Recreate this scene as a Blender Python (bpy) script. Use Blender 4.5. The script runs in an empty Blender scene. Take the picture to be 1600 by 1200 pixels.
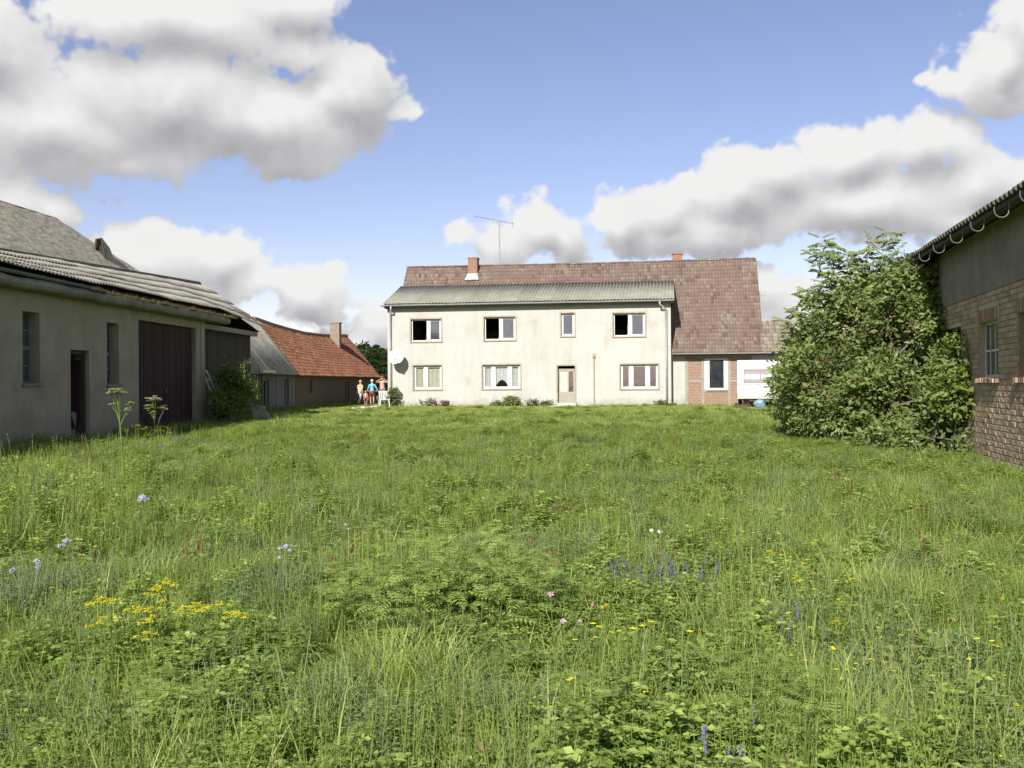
import bpy, math, random
import numpy as np
from mathutils import Vector, Matrix, noise as mn

random.seed(11)
rng = np.random.default_rng(11)
R = math.radians
sc = bpy.context.scene
COL = sc.collection

# ------------------------------------------------------------------ camera
EYE = 1.6
ROLL = .0075
cd = bpy.data.cameras.new('camera'); cam = bpy.data.objects.new('camera', cd); COL.objects.link(cam)
cam.location = (0, 0, EYE); cam.rotation_euler = (math.pi / 2, ROLL, 0)
cd.sensor_width = 36; cd.lens = 36; cd.clip_start = .05; cd.clip_end = 3000
sc.camera = cam

def ray(px, py):
    """direction (x/y, z/y) of a point measured in the 1600x1200 photograph"""
    dx = px - 800; dy = 600 - py
    return (dx + ROLL * dy) / 1600, (dy - ROLL * dx) / 1600

# ------------------------------------------------------------------ sun, exposure
SUN_EL = 35.0
SX, SY = -.34, -.94
sd = bpy.data.lights.new('sun', 'SUN'); sun = bpy.data.objects.new('sun', sd); COL.objects.link(sun)
sd.energy = 4.2; sd.angle = R(.53); sd.color = (1, .955, .88)
_s = Vector((SX * math.cos(R(SUN_EL)), SY * math.cos(R(SUN_EL)), math.sin(R(SUN_EL)))).normalized()
sun.rotation_euler = _s.to_track_quat('Z', 'Y').to_euler()
sun.location = (-5, -20, 20)
sc.view_settings.view_transform = 'Standard'
sc.view_settings.look = 'None'
sc.view_settings.exposure = .92
sc.view_settings.gamma = 1
sc.view_settings.use_curve_mapping = False
sc.render.engine = 'CYCLES'
sc.cycles.max_bounces = 6; sc.cycles.transparent_max_bounces = 8
sc.cycles.diffuse_bounces = 3; sc.cycles.glossy_bounces = 2; sc.cycles.transmission_bounces = 4
sc.cycles.use_denoising = True
sc.cycles.caustics_reflective = False; sc.cycles.caustics_refractive = False

# ------------------------------------------------------------------ world: Nishita sky with cumulus clouds
W = bpy.data.worlds.new('World'); sc.world = W; W.use_nodes = True
W.cycles.sampling_method = 'MANUAL'; W.cycles.sample_map_resolution = 512

class NT:
    """small node-tree writer"""
    def __init__(s, tree): s.t = tree; s.n = tree.nodes; s.l = tree.links
    def add(s, typ, ins=None, **props):
        nd = s.n.new(typ)
        for k, v in props.items(): setattr(nd, k, v)
        for k, v in (ins or {}).items():
            i = nd.inputs[k]
            if isinstance(v, bpy.types.NodeSocket): s.l.new(v, i)
            else: i.default_value = v
        return nd
    def m(s, op, a, b=None, c=None, clamp=False):
        d = {0: a}
        if b is not None: d[1] = b
        if c is not None: d[2] = c
        return s.add('ShaderNodeMath', d, operation=op, use_clamp=clamp).outputs[0]
    def vm(s, op, a, b=None):
        d = {0: a}
        if b is not None: d[1] = b
        return s.add('ShaderNodeVectorMath', d, operation=op)
    def ramp(s, fac, stops, interp='LINEAR'):
        nd = s.add('ShaderNodeValToRGB', {0: fac}); e = nd.color_ramp.elements; nd.color_ramp.interpolation = interp
        while len(e) < len(stops): e.new(.5)
        for k, (p, c) in enumerate(stops):
            e[k].position = p; e[k].color = (*c, 1) if len(c) == 3 else c
        return nd.outputs[0]
    def mapr(s, v, a, b, c=0., d=1., it='LINEAR'):
        return s.add('ShaderNodeMapRange', {0: v, 1: a, 2: b, 3: c, 4: d}, interpolation_type=it).outputs[0]
    def mix(s, f, a, b, typ='MIX'):
        nd = s.n.new('ShaderNodeMix'); nd.data_type = 'RGBA'; nd.blend_type = typ
        for i, v in ((0, f), (6, a), (7, b)):
            if isinstance(v, bpy.types.NodeSocket): s.l.new(v, nd.inputs[i])
            else: nd.inputs[i].default_value = (*v, 1) if isinstance(v, tuple) and len(v) == 3 else v
        return nd.outputs[2]
    def noise(s, vec, scale, detail=4, rough=.55, **k):
        return s.add('ShaderNodeTexNoise', {'Vector': vec, 'Scale': scale, 'Detail': detail, 'Roughness': rough}, **k).outputs[0]

# clouds: centre and half-size, measured in the photograph (pixels)
CLOUDS = [
    (70, 190, 250, 120), (250, 150, 260, 120), (400, 190, 240, 105), (545, 150, 100, 105), (470, 70, 120, 50), (620, 175, 70, 28), (250, 30, 280, 75), (460, 10, 120, 60),
    (180, 250, 150, 48), (420, 235, 180, 50), (-60, 60, 160, 120),
    (20, 310, 110, 60), (90, 325, 60, 42),
    (250, 410, 120, 78), (330, 400, 90, 62), (390, 450, 130, 68), (480, 470, 95, 75), (560, 500, 70, 52), (200, 450, 120, 80), (540, 540, 110, 40), (620, 530, 40, 20),
    (830, 368, 100, 74), (765, 385, 72, 54), (770, 415, 100, 40), (872, 385, 56, 66),
    (975, 345, 62, 60), (1040, 330, 100, 65), (1160, 290, 100, 80), (1240, 270, 110, 66), (1330, 240, 110, 68), (1450, 230, 110, 60), (1510, 280, 90, 75),
    (1130, 350, 200, 48), (1350, 320, 220, 72), (1180, 430, 110, 40), (1230, 470, 110, 50), (1500, 340, 110, 40), (1060, 370, 180, 40), (1120, 470, 220, 45),
    (1570, 100, 80, 75), (1620, 40, 100, 80), (1500, 140, 60, 30), (1590, 150, 70, 35),
]
def cloud_group():
    g = bpy.data.node_groups.new('cloud_field', 'ShaderNodeTree')
    g.interface.new_socket('Vector', in_out='INPUT', socket_type='NodeSocketVector')
    g.interface.new_socket('Field', in_out='OUTPUT', socket_type='NodeSocketFloat'); g.interface.new_socket('Soft', in_out='OUTPUT', socket_type='NodeSocketFloat')
    n = NT(g); gi = n.add('NodeGroupInput'); go = n.add('NodeGroupOutput')
    sp = n.add('ShaderNodeSeparateXYZ', {0: gi.outputs[0]})
    az = n.m('ARCTAN2', sp.outputs[0], sp.outputs[1]); el = n.m('ARCSINE', sp.outputs[2])
    v = n.add('ShaderNodeCombineXYZ', {0: az, 1: el}).outputs[0]
    # warp the outlines so that no ellipse can be read
    wn = n.add('ShaderNodeTexNoise', {'Vector': gi.outputs[0], 'Scale': 11., 'Detail': 3.}).outputs['Color']
    wv = n.vm('MULTIPLY', n.vm('SUBTRACT', wn, (.5, .5, .5)).outputs[0], (.09, .05, 0)).outputs[0]
    v = n.vm('ADD', v, wv).outputs[0]
    F = None
    for (px, py, rx, ry) in CLOUDS:
        a, b = ray(px, py); A = math.atan(a); E = math.atan(b * math.cos(A))
        d = n.vm('SUBTRACT', v, (A, E, 0)).outputs[0]
        d = n.vm('MULTIPLY', d, (1600 / rx, 1600 / ry, 0)).outputs[0]
        ln = n.m('MULTIPLY', n.m('SUBTRACT', 1.0, n.vm('LENGTH', d).outputs['Value']), (min(ry, 90) / 90) ** .5)
        S = ln if F is None else n.m('SMOOTH_MAX', S, ln, .45)
        F = ln if F is None else n.m('SMOOTH_MAX', F, ln, .12)
    # clouds elsewhere on the sky dome
    low = n.noise(n.vm('MULTIPLY', gi.outputs[0], (1, 1, 2.6)).outputs[0], 2.1, 2, .5)
    out = n.mapr(n.m('ABSOLUTE', az), .56, .75)
    other = n.m('SUBTRACT', n.m('MULTIPLY', n.m('SUBTRACT', low, .5), 5.), n.m('MULTIPLY', n.m('SUBTRACT', 1., out), 5.))
    F = n.m('MAXIMUM', F, other)
    nz = n.noise(gi.outputs[0], 20., 10, .60)
    n2 = n.noise(gi.outputs[0], 5.5, 3, .5)
    vo = n.add('ShaderNodeTexVoronoi', {'Vector': gi.outputs[0], 'Scale': 34., 'Smoothness': .6, 'Detail': 2., 'Roughness': .6}, feature='SMOOTH_F1').outputs['Distance']
    n.l.new(n.m('ADD', n.m('MAXIMUM', S, other), n.m('MULTIPLY', n2, .7)), go.inputs[1])
    F = n.m('ADD', F, n.m('MULTIPLY', n.m('SUBTRACT', nz, .46), 1.05))
    F = n.m('ADD', F, n.m('MULTIPLY', n.m('SUBTRACT', n2, .5), .5))
    F = n.m('ADD', F, n.m('MULTIPLY', n.m('SUBTRACT', .44, vo), .32))
    n.l.new(F, go.inputs[0])
    return g
def build_world():
    n = NT(W.node_tree); n.n.clear()
    tc = n.add('ShaderNodeTexCoord').outputs['Generated']
    d = n.vm('NORMALIZE', tc).outputs[0]
    g = cloud_group()
    g1 = n.add('ShaderNodeGroup', {0: d}, node_tree=g); F = g1.outputs[0]
    # same field a little toward the sun (up and to the left): difference = how lit this spot is
    g2 = n.add('ShaderNodeGroup', {0: n.vm('ADD', d, (-.008, 0, .024)).outputs[0]}, node_tree=g); F2 = g2.outputs[0]
    soft = n.m('SUBTRACT', g1.outputs[1], g2.outputs[1])
    sp = n.add('ShaderNodeSeparateXYZ', {0: d})
    alpha = n.mapr(F, .0, .22, 0, 1, 'SMOOTHSTEP')
    alpha = n.m('MULTIPLY', alpha, n.mapr(sp.outputs[2], -.01, .03))
    body = n.m('MULTIPLY', n.mapr(F, .2, 1.1), .22)
    lit = n.m('ADD', n.m('MULTIPLY', n.m('SUBTRACT', F, F2), .36), n.m('ADD', n.m('MULTIPLY', soft, 1.0), .66))
    lit = n.m('SUBTRACT', lit, body, clamp=True)
    lo = n.noise(d, 7., 4, .5)
    lit = n.m('ADD', lit, n.m('MULTIPLY', n.m('SUBTRACT', lo, .5), .35), clamp=True)
    col = n.ramp(lit, [(0, (.40, .40, .425)), (.3, (.50, .50, .52)), (.58, (.65, .65, .66)), (.8, (.78, .78, .785)), (1, (.88, .88, .87))])
    sky = n.add('ShaderNodeTexSky', sky_type='NISHITA', sun_disc=False, sun_elevation=R(SUN_EL), sun_rotation=math.atan2(SX, SY), air_density=1.0, dust_density=.25, ozone_density=3.).outputs[0]
    sky = n.mix(1.0, sky, (1.13, .90, .94), 'MULTIPLY')
    b1 = n.add('ShaderNodeBackground', {0: sky, 1: .075}).outputs[0]
    b2 = n.add('ShaderNodeBackground', {0: col, 1: .53}).outputs[0]
    mx = n.add('ShaderNodeMixShader', {0: alpha, 1: b1, 2: b2}).outputs[0]
    n.add('ShaderNodeOutputWorld', {0: mx})
build_world()

# ------------------------------------------------------------------ materials
def mat(name, stops, scale=4., detail=6, rough=.85, bump=.0, bscale=30., coord='Object', stretch=(1, 1, 1), spec=.25, tint=0, metal=0., extra=None):
    """noise-driven colour ramp; tint>0 mixes in the per-face attribute 'tint' and the per-object random value"""
    m = bpy.data.materials.new(name); m.use_nodes = True; n = NT(m.node_tree); n.n.clear()
    co = n.add('ShaderNodeNewGeometry').outputs['Position'] if coord == 'World' else n.add('ShaderNodeTexCoord').outputs['Object']
    v = n.vm('MULTIPLY', co, stretch).outputs[0]
    f = n.noise(v, scale, detail, .6)
    f = n.mapr(f, .25, .75)
    if tint:
        at = n.add('ShaderNodeAttribute', attribute_name='tint').outputs['Fac']
        rn = n.add('ShaderNodeObjectInfo').outputs['Random']
        t = n.m('FRACT', n.m('ADD', at, rn))
        f = n.m('ADD', n.m('MULTIPLY', f, 1 - tint), n.m('MULTIPLY', t, tint))
    col = n.ramp(f, stops)
    if extra: col = extra(n, co, col)
    b = n.add('ShaderNodeBsdfPrincipled', {'Base Color': col, 'Roughness': rough, 'Specular IOR Level': spec, 'Metallic': metal})
    if bump:
        h = n.noise(v, bscale, 5, .6)
        bm = n.add('ShaderNodeBump', {'Strength': bump, 'Distance': .02, 'Height': h})
        n.l.new(bm.outputs[0], b.inputs['Normal'])
    n.add('ShaderNodeOutputMaterial', {0: b.outputs[0]})
    return m

def leafmat(name, stops, rough=.55, trans=.35, tmul=(1.24, 1.38, .58), rand=.35, patch=.0, gain=1., gfix=(.97, 1.03, .92)):
    m = bpy.data.materials.new(name); m.use_nodes = True; n = NT(m.node_tree); n.n.clear()
    at = n.add('ShaderNodeAttribute', attribute_name='tint').outputs['Fac']
    rn = n.add('ShaderNodeObjectInfo').outputs['Random']
    f = n.m('ADD', n.m('MULTIPLY', at, 1 - rand), n.m('MULTIPLY', rn, rand))
    if patch:
        pos = n.add('ShaderNodeNewGeometry').outputs['Position']
        pz = n.noise(n.vm('MULTIPLY', pos, (1, .7, 0)).outputs[0], .9, 4, .6)
        f = n.m('ADD', f, n.m('MULTIPLY', n.m('SUBTRACT', pz, .5), patch), clamp=True)
    col = n.ramp(f, [(p, tuple(min(.85, q * gain * k_) for q, k_ in zip(c, gfix if gain > 1 else (1, 1, 1)))) for p, c in stops])
    b = n.add('ShaderNodeBsdfPrincipled', {'Base Color': col, 'Roughness': rough, 'Specular IOR Level': .22}).outputs[0]
    tcol = n.mix(1.0, col, tmul, 'MULTIPLY')
    t = n.add('ShaderNodeBsdfTranslucent', {0: tcol}).outputs[0]
    mx = n.add('ShaderNodeMixShader', {0: trans, 1: b, 2: t}).outputs[0]
    n.add('ShaderNodeOutputMaterial', {0: mx})
    return m

def brickmat(name, c1, c2, mortar, bw, bh, axis='XZ', msize=.012, rot=0, bias=0.):
    m = bpy.data.materials.new(name); m.use_nodes = True; n = NT(m.node_tree); n.n.clear()
    co = n.add('ShaderNodeNewGeometry').outputs['Position']
    v = n.add('ShaderNodeMapping', {0: co, 2: (0, 0, rot)}, vector_type='POINT').outputs[0]
    sp = n.add('ShaderNodeSeparateXYZ', {0: v})
    uv = n.add('ShaderNodeCombineXYZ', {0: sp.outputs[0], 1: sp.outputs[2]}).outputs[0]
    br = n.add('ShaderNodeTexBrick', {'Vector': uv, 'Color1': (*c1, 1), 'Color2': (*c2, 1), 'Mortar': (*mortar, 1), 'Scale': 1., 'Mortar Size': msize, 'Brick Width': bw, 'Row Height': bh, 'Bias': bias}).outputs
    nz = n.noise(co, 6., 6, .6)
    col = n.mix(n.mapr(nz, .3, .7, 0, .5), br[0], tuple(.6 * (a + b) / 2 for a, b in zip(c1, mortar)))
    b = n.add('ShaderNodeBsdfPrincipled', {'Base Color': col, 'Roughness': .9, 'Specular IOR Level': .2})
    bm = n.add('ShaderNodeBump', {'Strength': .5, 'Distance': .01, 'Height': n.m('SUBTRACT', 1., br[1])})
    n.l.new(bm.outputs[0], b.inputs['Normal'])
    n.add('ShaderNodeOutputMaterial', {0: b.outputs[0]})
    return m

def streaks(strength, colr, sx=1.1, lo=.52, hi=.75):
    """rain streaks and damp stains in the render"""
    def f(n, co, col):
        s = n.noise(n.vm('MULTIPLY', co, (sx, sx, .16)).outputs[0], 2.2, 6, .62)
        s2 = n.noise(co, .55, 5, .6)
        k = n.m('MULTIPLY', n.mapr(s, lo, hi), n.mapr(s2, .35, .7))
        return n.mix(n.m('MULTIPLY', k, strength), col, colr)
    return f

def moss_low(colr, z0, z1, amount=.7, inner=None):
    """ground splash and algae that grow up the foot of a wall"""
    def f(n, co, col):
        if inner: col = inner(n, co, col)
        pos = n.add('ShaderNodeNewGeometry').outputs['Position']
        z = n.add('ShaderNodeSeparateXYZ', {0: pos}).outputs[2]
        nz = n.noise(pos, 3.5, 5, .65)
        zz = n.m('ADD', z, n.m('MULTIPLY', n.m('SUBTRACT', nz, .5), 1.1))
        k = n.m('MULTIPLY', n.mapr(zz, z1, z0, 0, 1), amount)
        return n.mix(k, col, colr)
    return f

M = {}
M['cream'] = mat('cream_render', [(0, (.34, .326, .292)), (.35, (.42, .406, .372)), (1, (.47, .458, .428))], .9, 8, .92, .25, 55., 'World', extra=moss_low((.22, .20, .155), .30, .85, .65, streaks(.55, (.29, .268, .22), 1.6, .47, .72)))
M['trim'] = mat('dirty_window_surround', [(0, (.24, .21, .145)), (1, (.40, .36, .27))], 5, 6, .9, .2, 40., 'World')
M['white'] = mat('white_window_paint', [(0, (.52, .52, .50)), (1, (.60, .60, .585))], 3, 4, .5, 0, coord='World', spec=.4)
M['wornwhite'] = mat('worn_white_paint', [(0, (.42, .40, .35)), (1, (.70, .69, .64))], 7, 6, .7, 0, coord='World')
M['zinc'] = mat('zinc_gutter', [(0, (.30, .31, .31)), (1, (.44, .45, .45))], 4, 5, .55, 0, coord='World', spec=.4, metal=.25)
M['darkzinc'] = mat('dark_fascia', [(0, (.11, .115, .12)), (1, (.17, .175, .18))], 4, 5, .7, 0, coord='World')
M['corr'] = mat('weathered_fibre_cement', [(0, (.15, .148, .12)), (.5, (.205, .202, .168)), (1, (.27, .265, .225))], 2.2, 8, .92, .15, 60., 'World', tint=.25)
M['corrlight'] = mat('lichen_fibre_cement', [(0, (.12, .115, .085)), (.5, (.26, .248, .205)), (1, (.40, .38, .325))], 5.2, 9, .92, .2, 60., 'World', tint=.2)
M['corrdark'] = mat('soiled_fibre_cement', [(0, (.07, .07, .05)), (1, (.17, .165, .13))], 3., 8, .92, .15, 60., 'World')
M['oldroof'] = mat('mossy_grey_roofing', [(0, (.13, .12, .08)), (.4, (.28, .255, .19)), (.7, (.38, .35, .27)), (1, (.52, .49, .39))], 7., 8, .95, .8, 18., 'World', (1, .35, .6))
M['tile'] = mat('brown_clay_tile', [(0, (.098, .066, .052)), (.5, (.130, .088, .070)), (.78, (.160, .113, .092)), (.92, (.215, .190, .155)), (1, (.26, .245, .20))], 9, 4, .85, 0, coord='World', tint=.8)
M['tilelichen'] = mat('lichen_tile', [(0, (.13, .10, .08)), (.5, (.19, .165, .13)), (1, (.30, .28, .225))], 9, 4, .9, 0, coord='World', tint=.7)
M['orange'] = mat('orange_clay_tile', [(0, (.115, .060, .038)), (.35, (.18, .082, .046)), (.7, (.235, .104, .058)), (1, (.27, .150, .098))], 1.6, 8, .9, 0, coord='World', tint=.5)
M['chim'] = brickmat('chimney_brick', (.34, .15, .085), (.25, .11, .07), (.28, .24, .19), .24, .08)
M['chimold'] = brickmat('old_chimney_brick', (.32, .22, .15), (.24, .17, .12), (.30, .27, .22), .24, .08)
M['panel'] = brickmat('orange_brick_infill', (.31, .165, .105), (.23, .125, .085), (.36, .31, .25), .25, .085, rot=R(8.5))
M['timber'] = mat('grey_weathered_timber', [(0, (.20, .18, .15)), (1, (.36, .33, .285))], 3, 6, .9, .2, 30., 'World', (6, 6, .6))
M['darkboard'] = mat('blackened_boards', [(0, (.035, .027, .020)), (.6, (.070, .056, .042)), (1, (.13, .108, .085))], 4, 7, .9, .2, 30., 'World', (8, 8, .4), tint=.4)
M['redboard'] = mat('dark_red_gate_boards', [(0, (.026, .018, .016)), (.6, (.046, .024, .022)), (1, (.085, .036, .032))], 4, 7, .85, .2, 30., 'World', (8, 8, .5), tint=.5)
M['greybarn'] = mat('grey_barn_render', [(0, (.25, .225, .16)), (.5, (.32, .288, .21)), (1, (.37, .335, .25))], 1.4, 8, .95, .4, 45., 'World', extra=moss_low((.20, .18, .15), .1, 1.0, .6, streaks(.5, (.20, .185, .12), 2.2)))
M['plaster'] = mat('grey_plaster_band', [(0, (.17, .158, .122)), (.5, (.23, .213, .168)), (1, (.29, .27, .215))], 1.6, 8, .95, .4, 45., 'World', extra=streaks(.5, (.13, .125, .095)))
M['mortar'] = mat('pale_mortar', [(0, (.36, .32, .245)), (1, (.54, .49, .39))], 5, 7, .95, .4, 50., 'World')
M['brick'] = mat('mottled_brick', [(0, (.25, .17, .115)), (.35, (.36, .275, .185)), (.7, (.43, .345, .24)), (.9, (.48, .385, .27)), (1, (.40, .23, .13))], 7, 6, .92, .3, 60., 'World', tint=.65)
M['brickred'] = mat('exposed_red_brick', [(0, (.20, .12, .08)), (1, (.34, .20, .12))], 7, 6, .92, .3, 60., 'World', tint=.5)
M['concrete'] = mat('mossy_concrete_cornice', [(0, (.13, .13, .085)), (.5, (.21, .205, .15)), (1, (.30, .285, .225))], 2.4, 8, .95, .35, 40., 'World')
M['teal'] = mat('flaking_teal_paint', [(0, (.10, .14, .135)), (1, (.20, .25, .24))], 9, 6, .8, 0, coord='World')
M['iron'] = mat('grey_iron', [(0, (.20, .21, .22)), (1, (.36, .37, .38))], 9, 4, .5, 0, coord='World', metal=.4)
M['rust'] = mat('rusty_iron', [(0, (.10, .06, .04)), (1, (.20, .12, .08))], 9, 4, .8, 0, coord='World')
M['darkroom'] = mat('unlit_room_plaster', [(0, (.48, .46, .38)), (1, (.58, .56, .46))], 2, 3, .95)
M['curtain'] = mat('net_curtain', [(0, (.50, .50, .47)), (1, (.72, .71, .66))], 8, 6, .9, 0, coord='World')
M['ycurtain'] = mat('yellowed_curtain', [(0, (.44, .43, .30)), (1, (.60, .59, .46))], 8, 6, .9, 0, coord='World')
M['earth'] = mat('bare_earth', [(0, (.07, .055, .035)), (1, (.14, .115, .08))], 5, 7, .95, .4, 30., 'World')
M['stone'] = mat('pale_stone', [(0, (.34, .33, .30)), (1, (.58, .57, .53))], 5, 7, .9, .3, 30., 'World')
M['caravan'] = mat('white_caravan_skin', [(0, (.60, .60, .58)), (1, (.68, .68, .66))], 2, 4, .45, 0, coord='World', spec=.4)
M['pinkcurtain'] = mat('pinkish_caravan_curtain', [(0, (.38, .30, .30)), (1, (.55, .46, .45))], 9, 5, .9, 0, coord='World')
M['rubber'] = mat('black_rubber', [(0, (.018, .018, .018)), (1, (.035, .035, .033))], 5, 4, .8)
M['bluetarp'] = mat('blue_plastic', [(0, (.10, .20, .36)), (1, (.28, .42, .60))], 6, 4, .5)
M['skin'] = mat('skin', [(0, (.46, .27, .19)), (1, (.52, .32, .23))], 5, 3, .6)
M['yshirt'] = mat('pale_yellow_shirt', [(0, (.70, .52, .26)), (1, (.78, .62, .34))], 5, 3, .9)
M['bshirt'] = mat('light_blue_shirt', [(0, (.08, .42, .60)), (1, (.14, .52, .70))], 5, 3, .9)
M['pshirt'] = mat('pink_top', [(0, (.62, .30, .25)), (1, (.70, .38, .32))], 5, 3, .9)
M['redshort'] = mat('dark_red_shorts', [(0, (.16, .03, .05)), (1, (.22, .05, .07))], 5, 3, .9)
M['paletrouser'] = mat('pale_grey_trousers', [(0, (.48, .50, .52)), (1, (.58, .60, .62))], 5, 3, .9)
M['navy'] = mat('grey_purple_trousers', [(0, (.15, .12, .17)), (1, (.20, .17, .23))], 5, 3, .9)
M['hairfair'] = mat('fair_hair', [(0, (.42, .30, .16)), (1, (.50, .38, .22))], 9, 3, .8)
M['hairgrey'] = mat('grey_hair', [(0, (.42, .42, .42)), (1, (.55, .55, .55))], 9, 3, .8)
M['hairbrown'] = mat('brown_hair', [(0, (.12, .07, .04)), (1, (.18, .11, .07))], 9, 3, .8)
M['bark'] = mat('grey_bark', [(0, (.09, .075, .055)), (1, (.22, .195, .155))], 6, 7, .95, .4, 30., stretch=(3, 3, .6))

def glassmat(name, refl, tintc, rough=.04, clear=(.75, .77, .78, 1)):
    m = bpy.data.materials.new(name); m.use_nodes = True; n = NT(m.node_tree); n.n.clear()
    co = n.add('ShaderNodeNewGeometry').outputs['Position']
    nz = n.noise(co, 2.5, 4, .6)
    tr = n.add('ShaderNodeBsdfTransparent', {0: clear}).outputs[0]
    gl = n.add('ShaderNodeBsdfGlossy', {0: (*tintc, 1), 1: rough})
    bm = n.add('ShaderNodeBump', {'Strength': .06, 'Distance': .05, 'Height': nz}); n.l.new(bm.outputs[0], gl.inputs['Normal'])
    dirt = n.add('ShaderNodeBsdfDiffuse', {0: (.13, .14, .16, 1)}).outputs[0]
    g2 = n.add('ShaderNodeMixShader', {0: n.mapr(nz, .3, .7, .25, .5), 1: gl.outputs[0], 2: dirt}).outputs[0]
    mx = n.add('ShaderNodeMixShader', {0: refl, 1: tr, 2: g2}).outputs[0]
    n.add('ShaderNodeOutputMaterial', {0: mx})
    return m
M['glass'] = glassmat('dusty_window_glass', .42, (.42, .45, .52))
M['clearglass'] = glassmat('clear_window_glass', .10, (.6, .62, .65), .04, (.96, .97, .97, 1))
M['broken'] = glassmat('old_barn_glass', .75, (.55, .60, .62), .15)

# foliage: base colours stay in the measured range of real leaves
G_YEL = (.170, .195, .050)
M['grass'] = leafmat('meadow_grass', [(0, (.080, .105, .026)), (.35, (.145, .172, .044)), (.7, (.205, .228, .072)), (.93, (.225, .245, .095)), (1, (.30, .29, .15))], trans=.38, patch=.55, gain=1.65)
M['herb'] = leafmat('small_leaved_herbs', [(0, (.066, .092, .022)), (.5, (.132, .166, .042)), (1, (.21, .24, .078))], trans=.38, patch=.5, gain=1.85)
M['greyherb'] = leafmat('grey_green_herbs', [(0, (.090, .120, .058)), (.5, (.140, .172, .088)), (1, (.195, .225, .130))], trans=.35, gain=1.5)
M['broad'] = leafmat('broad_weed_leaves', [(0, (.070, .112, .024)), (.6, (.130, .175, .042)), (1, (.21, .24, .072))], rough=.42, trans=.38, gain=1.65)
M['tansy'] = leafmat('fern_like_leaves', [(0, (.085, .118, .030)), (.6, (.138, .175, .048)), (1, (.20, .232, .080))], trans=.35, gain=1.9)
M['dry'] = leafmat('pale_seed_stalks', [(0, (.17, .17, .07)), (.6, (.23, .225, .10)), (1, (.33, .29, .16))], trans=.2, tmul=(1, 1, 1))
M['reddock'] = leafmat('rust_coloured_dock', [(0, (.13, .055, .03)), (1, (.24, .12, .06))], trans=.2, tmul=(1, 1, 1))
M['yellow'] = leafmat('yellow_petals', [(0, (.58, .50, .01)), (1, (.66, .62, .03))], trans=.25, tmul=(1, 1, 1), rand=.2)
M['paleyellow'] = leafmat('greenish_yellow_buds', [(0, (.34, .38, .08)), (1, (.50, .52, .16))], trans=.25, tmul=(1, 1, 1))
M['umbel'] = leafmat('cream_umbels', [(0, (.36, .39, .17)), (1, (.55, .56, .30))], trans=.2, tmul=(1, 1, 1))
M['violet'] = leafmat('violet_florets', [(0, (.10, .09, .20)), (1, (.20, .18, .34))], trans=.2, tmul=(1, 1, 1))
M['lilac'] = leafmat('pale_lilac_florets', [(0, (.42, .38, .52)), (1, (.62, .56, .68))], trans=.2, tmul=(1, 1, 1))
M['pink'] = leafmat('pink_florets', [(0, (.55, .30, .42)), (1, (.74, .56, .64))], trans=.2, tmul=(1, 1, 1))
M['clover'] = leafmat('clover_red', [(0, (.28, .08, .12)), (1, (.42, .17, .20))], trans=.2, tmul=(1, 1, 1))
M['whitepetal'] = leafmat('white_petals', [(0, (.66, .66, .62)), (1, (.78, .78, .74))], trans=.2, tmul=(1, 1, 1))
M['bush'] = leafmat('elder_leaves', [(0, (.055, .080, .022)), (.5, (.110, .138, .044)), (.85, (.165, .188, .074)), (1, (.22, .23, .11))], rough=.42, trans=.30, rand=.05, gain=1.35)
M['bushred'] = leafmat('reddish_berry_sprays', [(0, (.10, .045, .025)), (1, (.20, .11, .06))], trans=.2, tmul=(1, 1, 1))
M['bushlight'] = leafmat('young_shrub_leaves', [(0, (.075, .11, .025)), (.6, (.13, .17, .045)), (1, (.20, .23, .08))], trans=.35, rand=.05, gain=1.2)
M['far'] = leafmat('distant_tree_leaves', [(0, (.018, .036, .012)), (.6, (.036, .060, .020)), (1, (.062, .088, .034))], trans=.15, rand=.3)
M['moss'] = leafmat('dry_moss_and_straw', [(0, (.12, .11, .04)), (.5, (.25, .20, .09)), (1, (.40, .33, .18))], trans=.2, tmul=(1, 1, 1))

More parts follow.
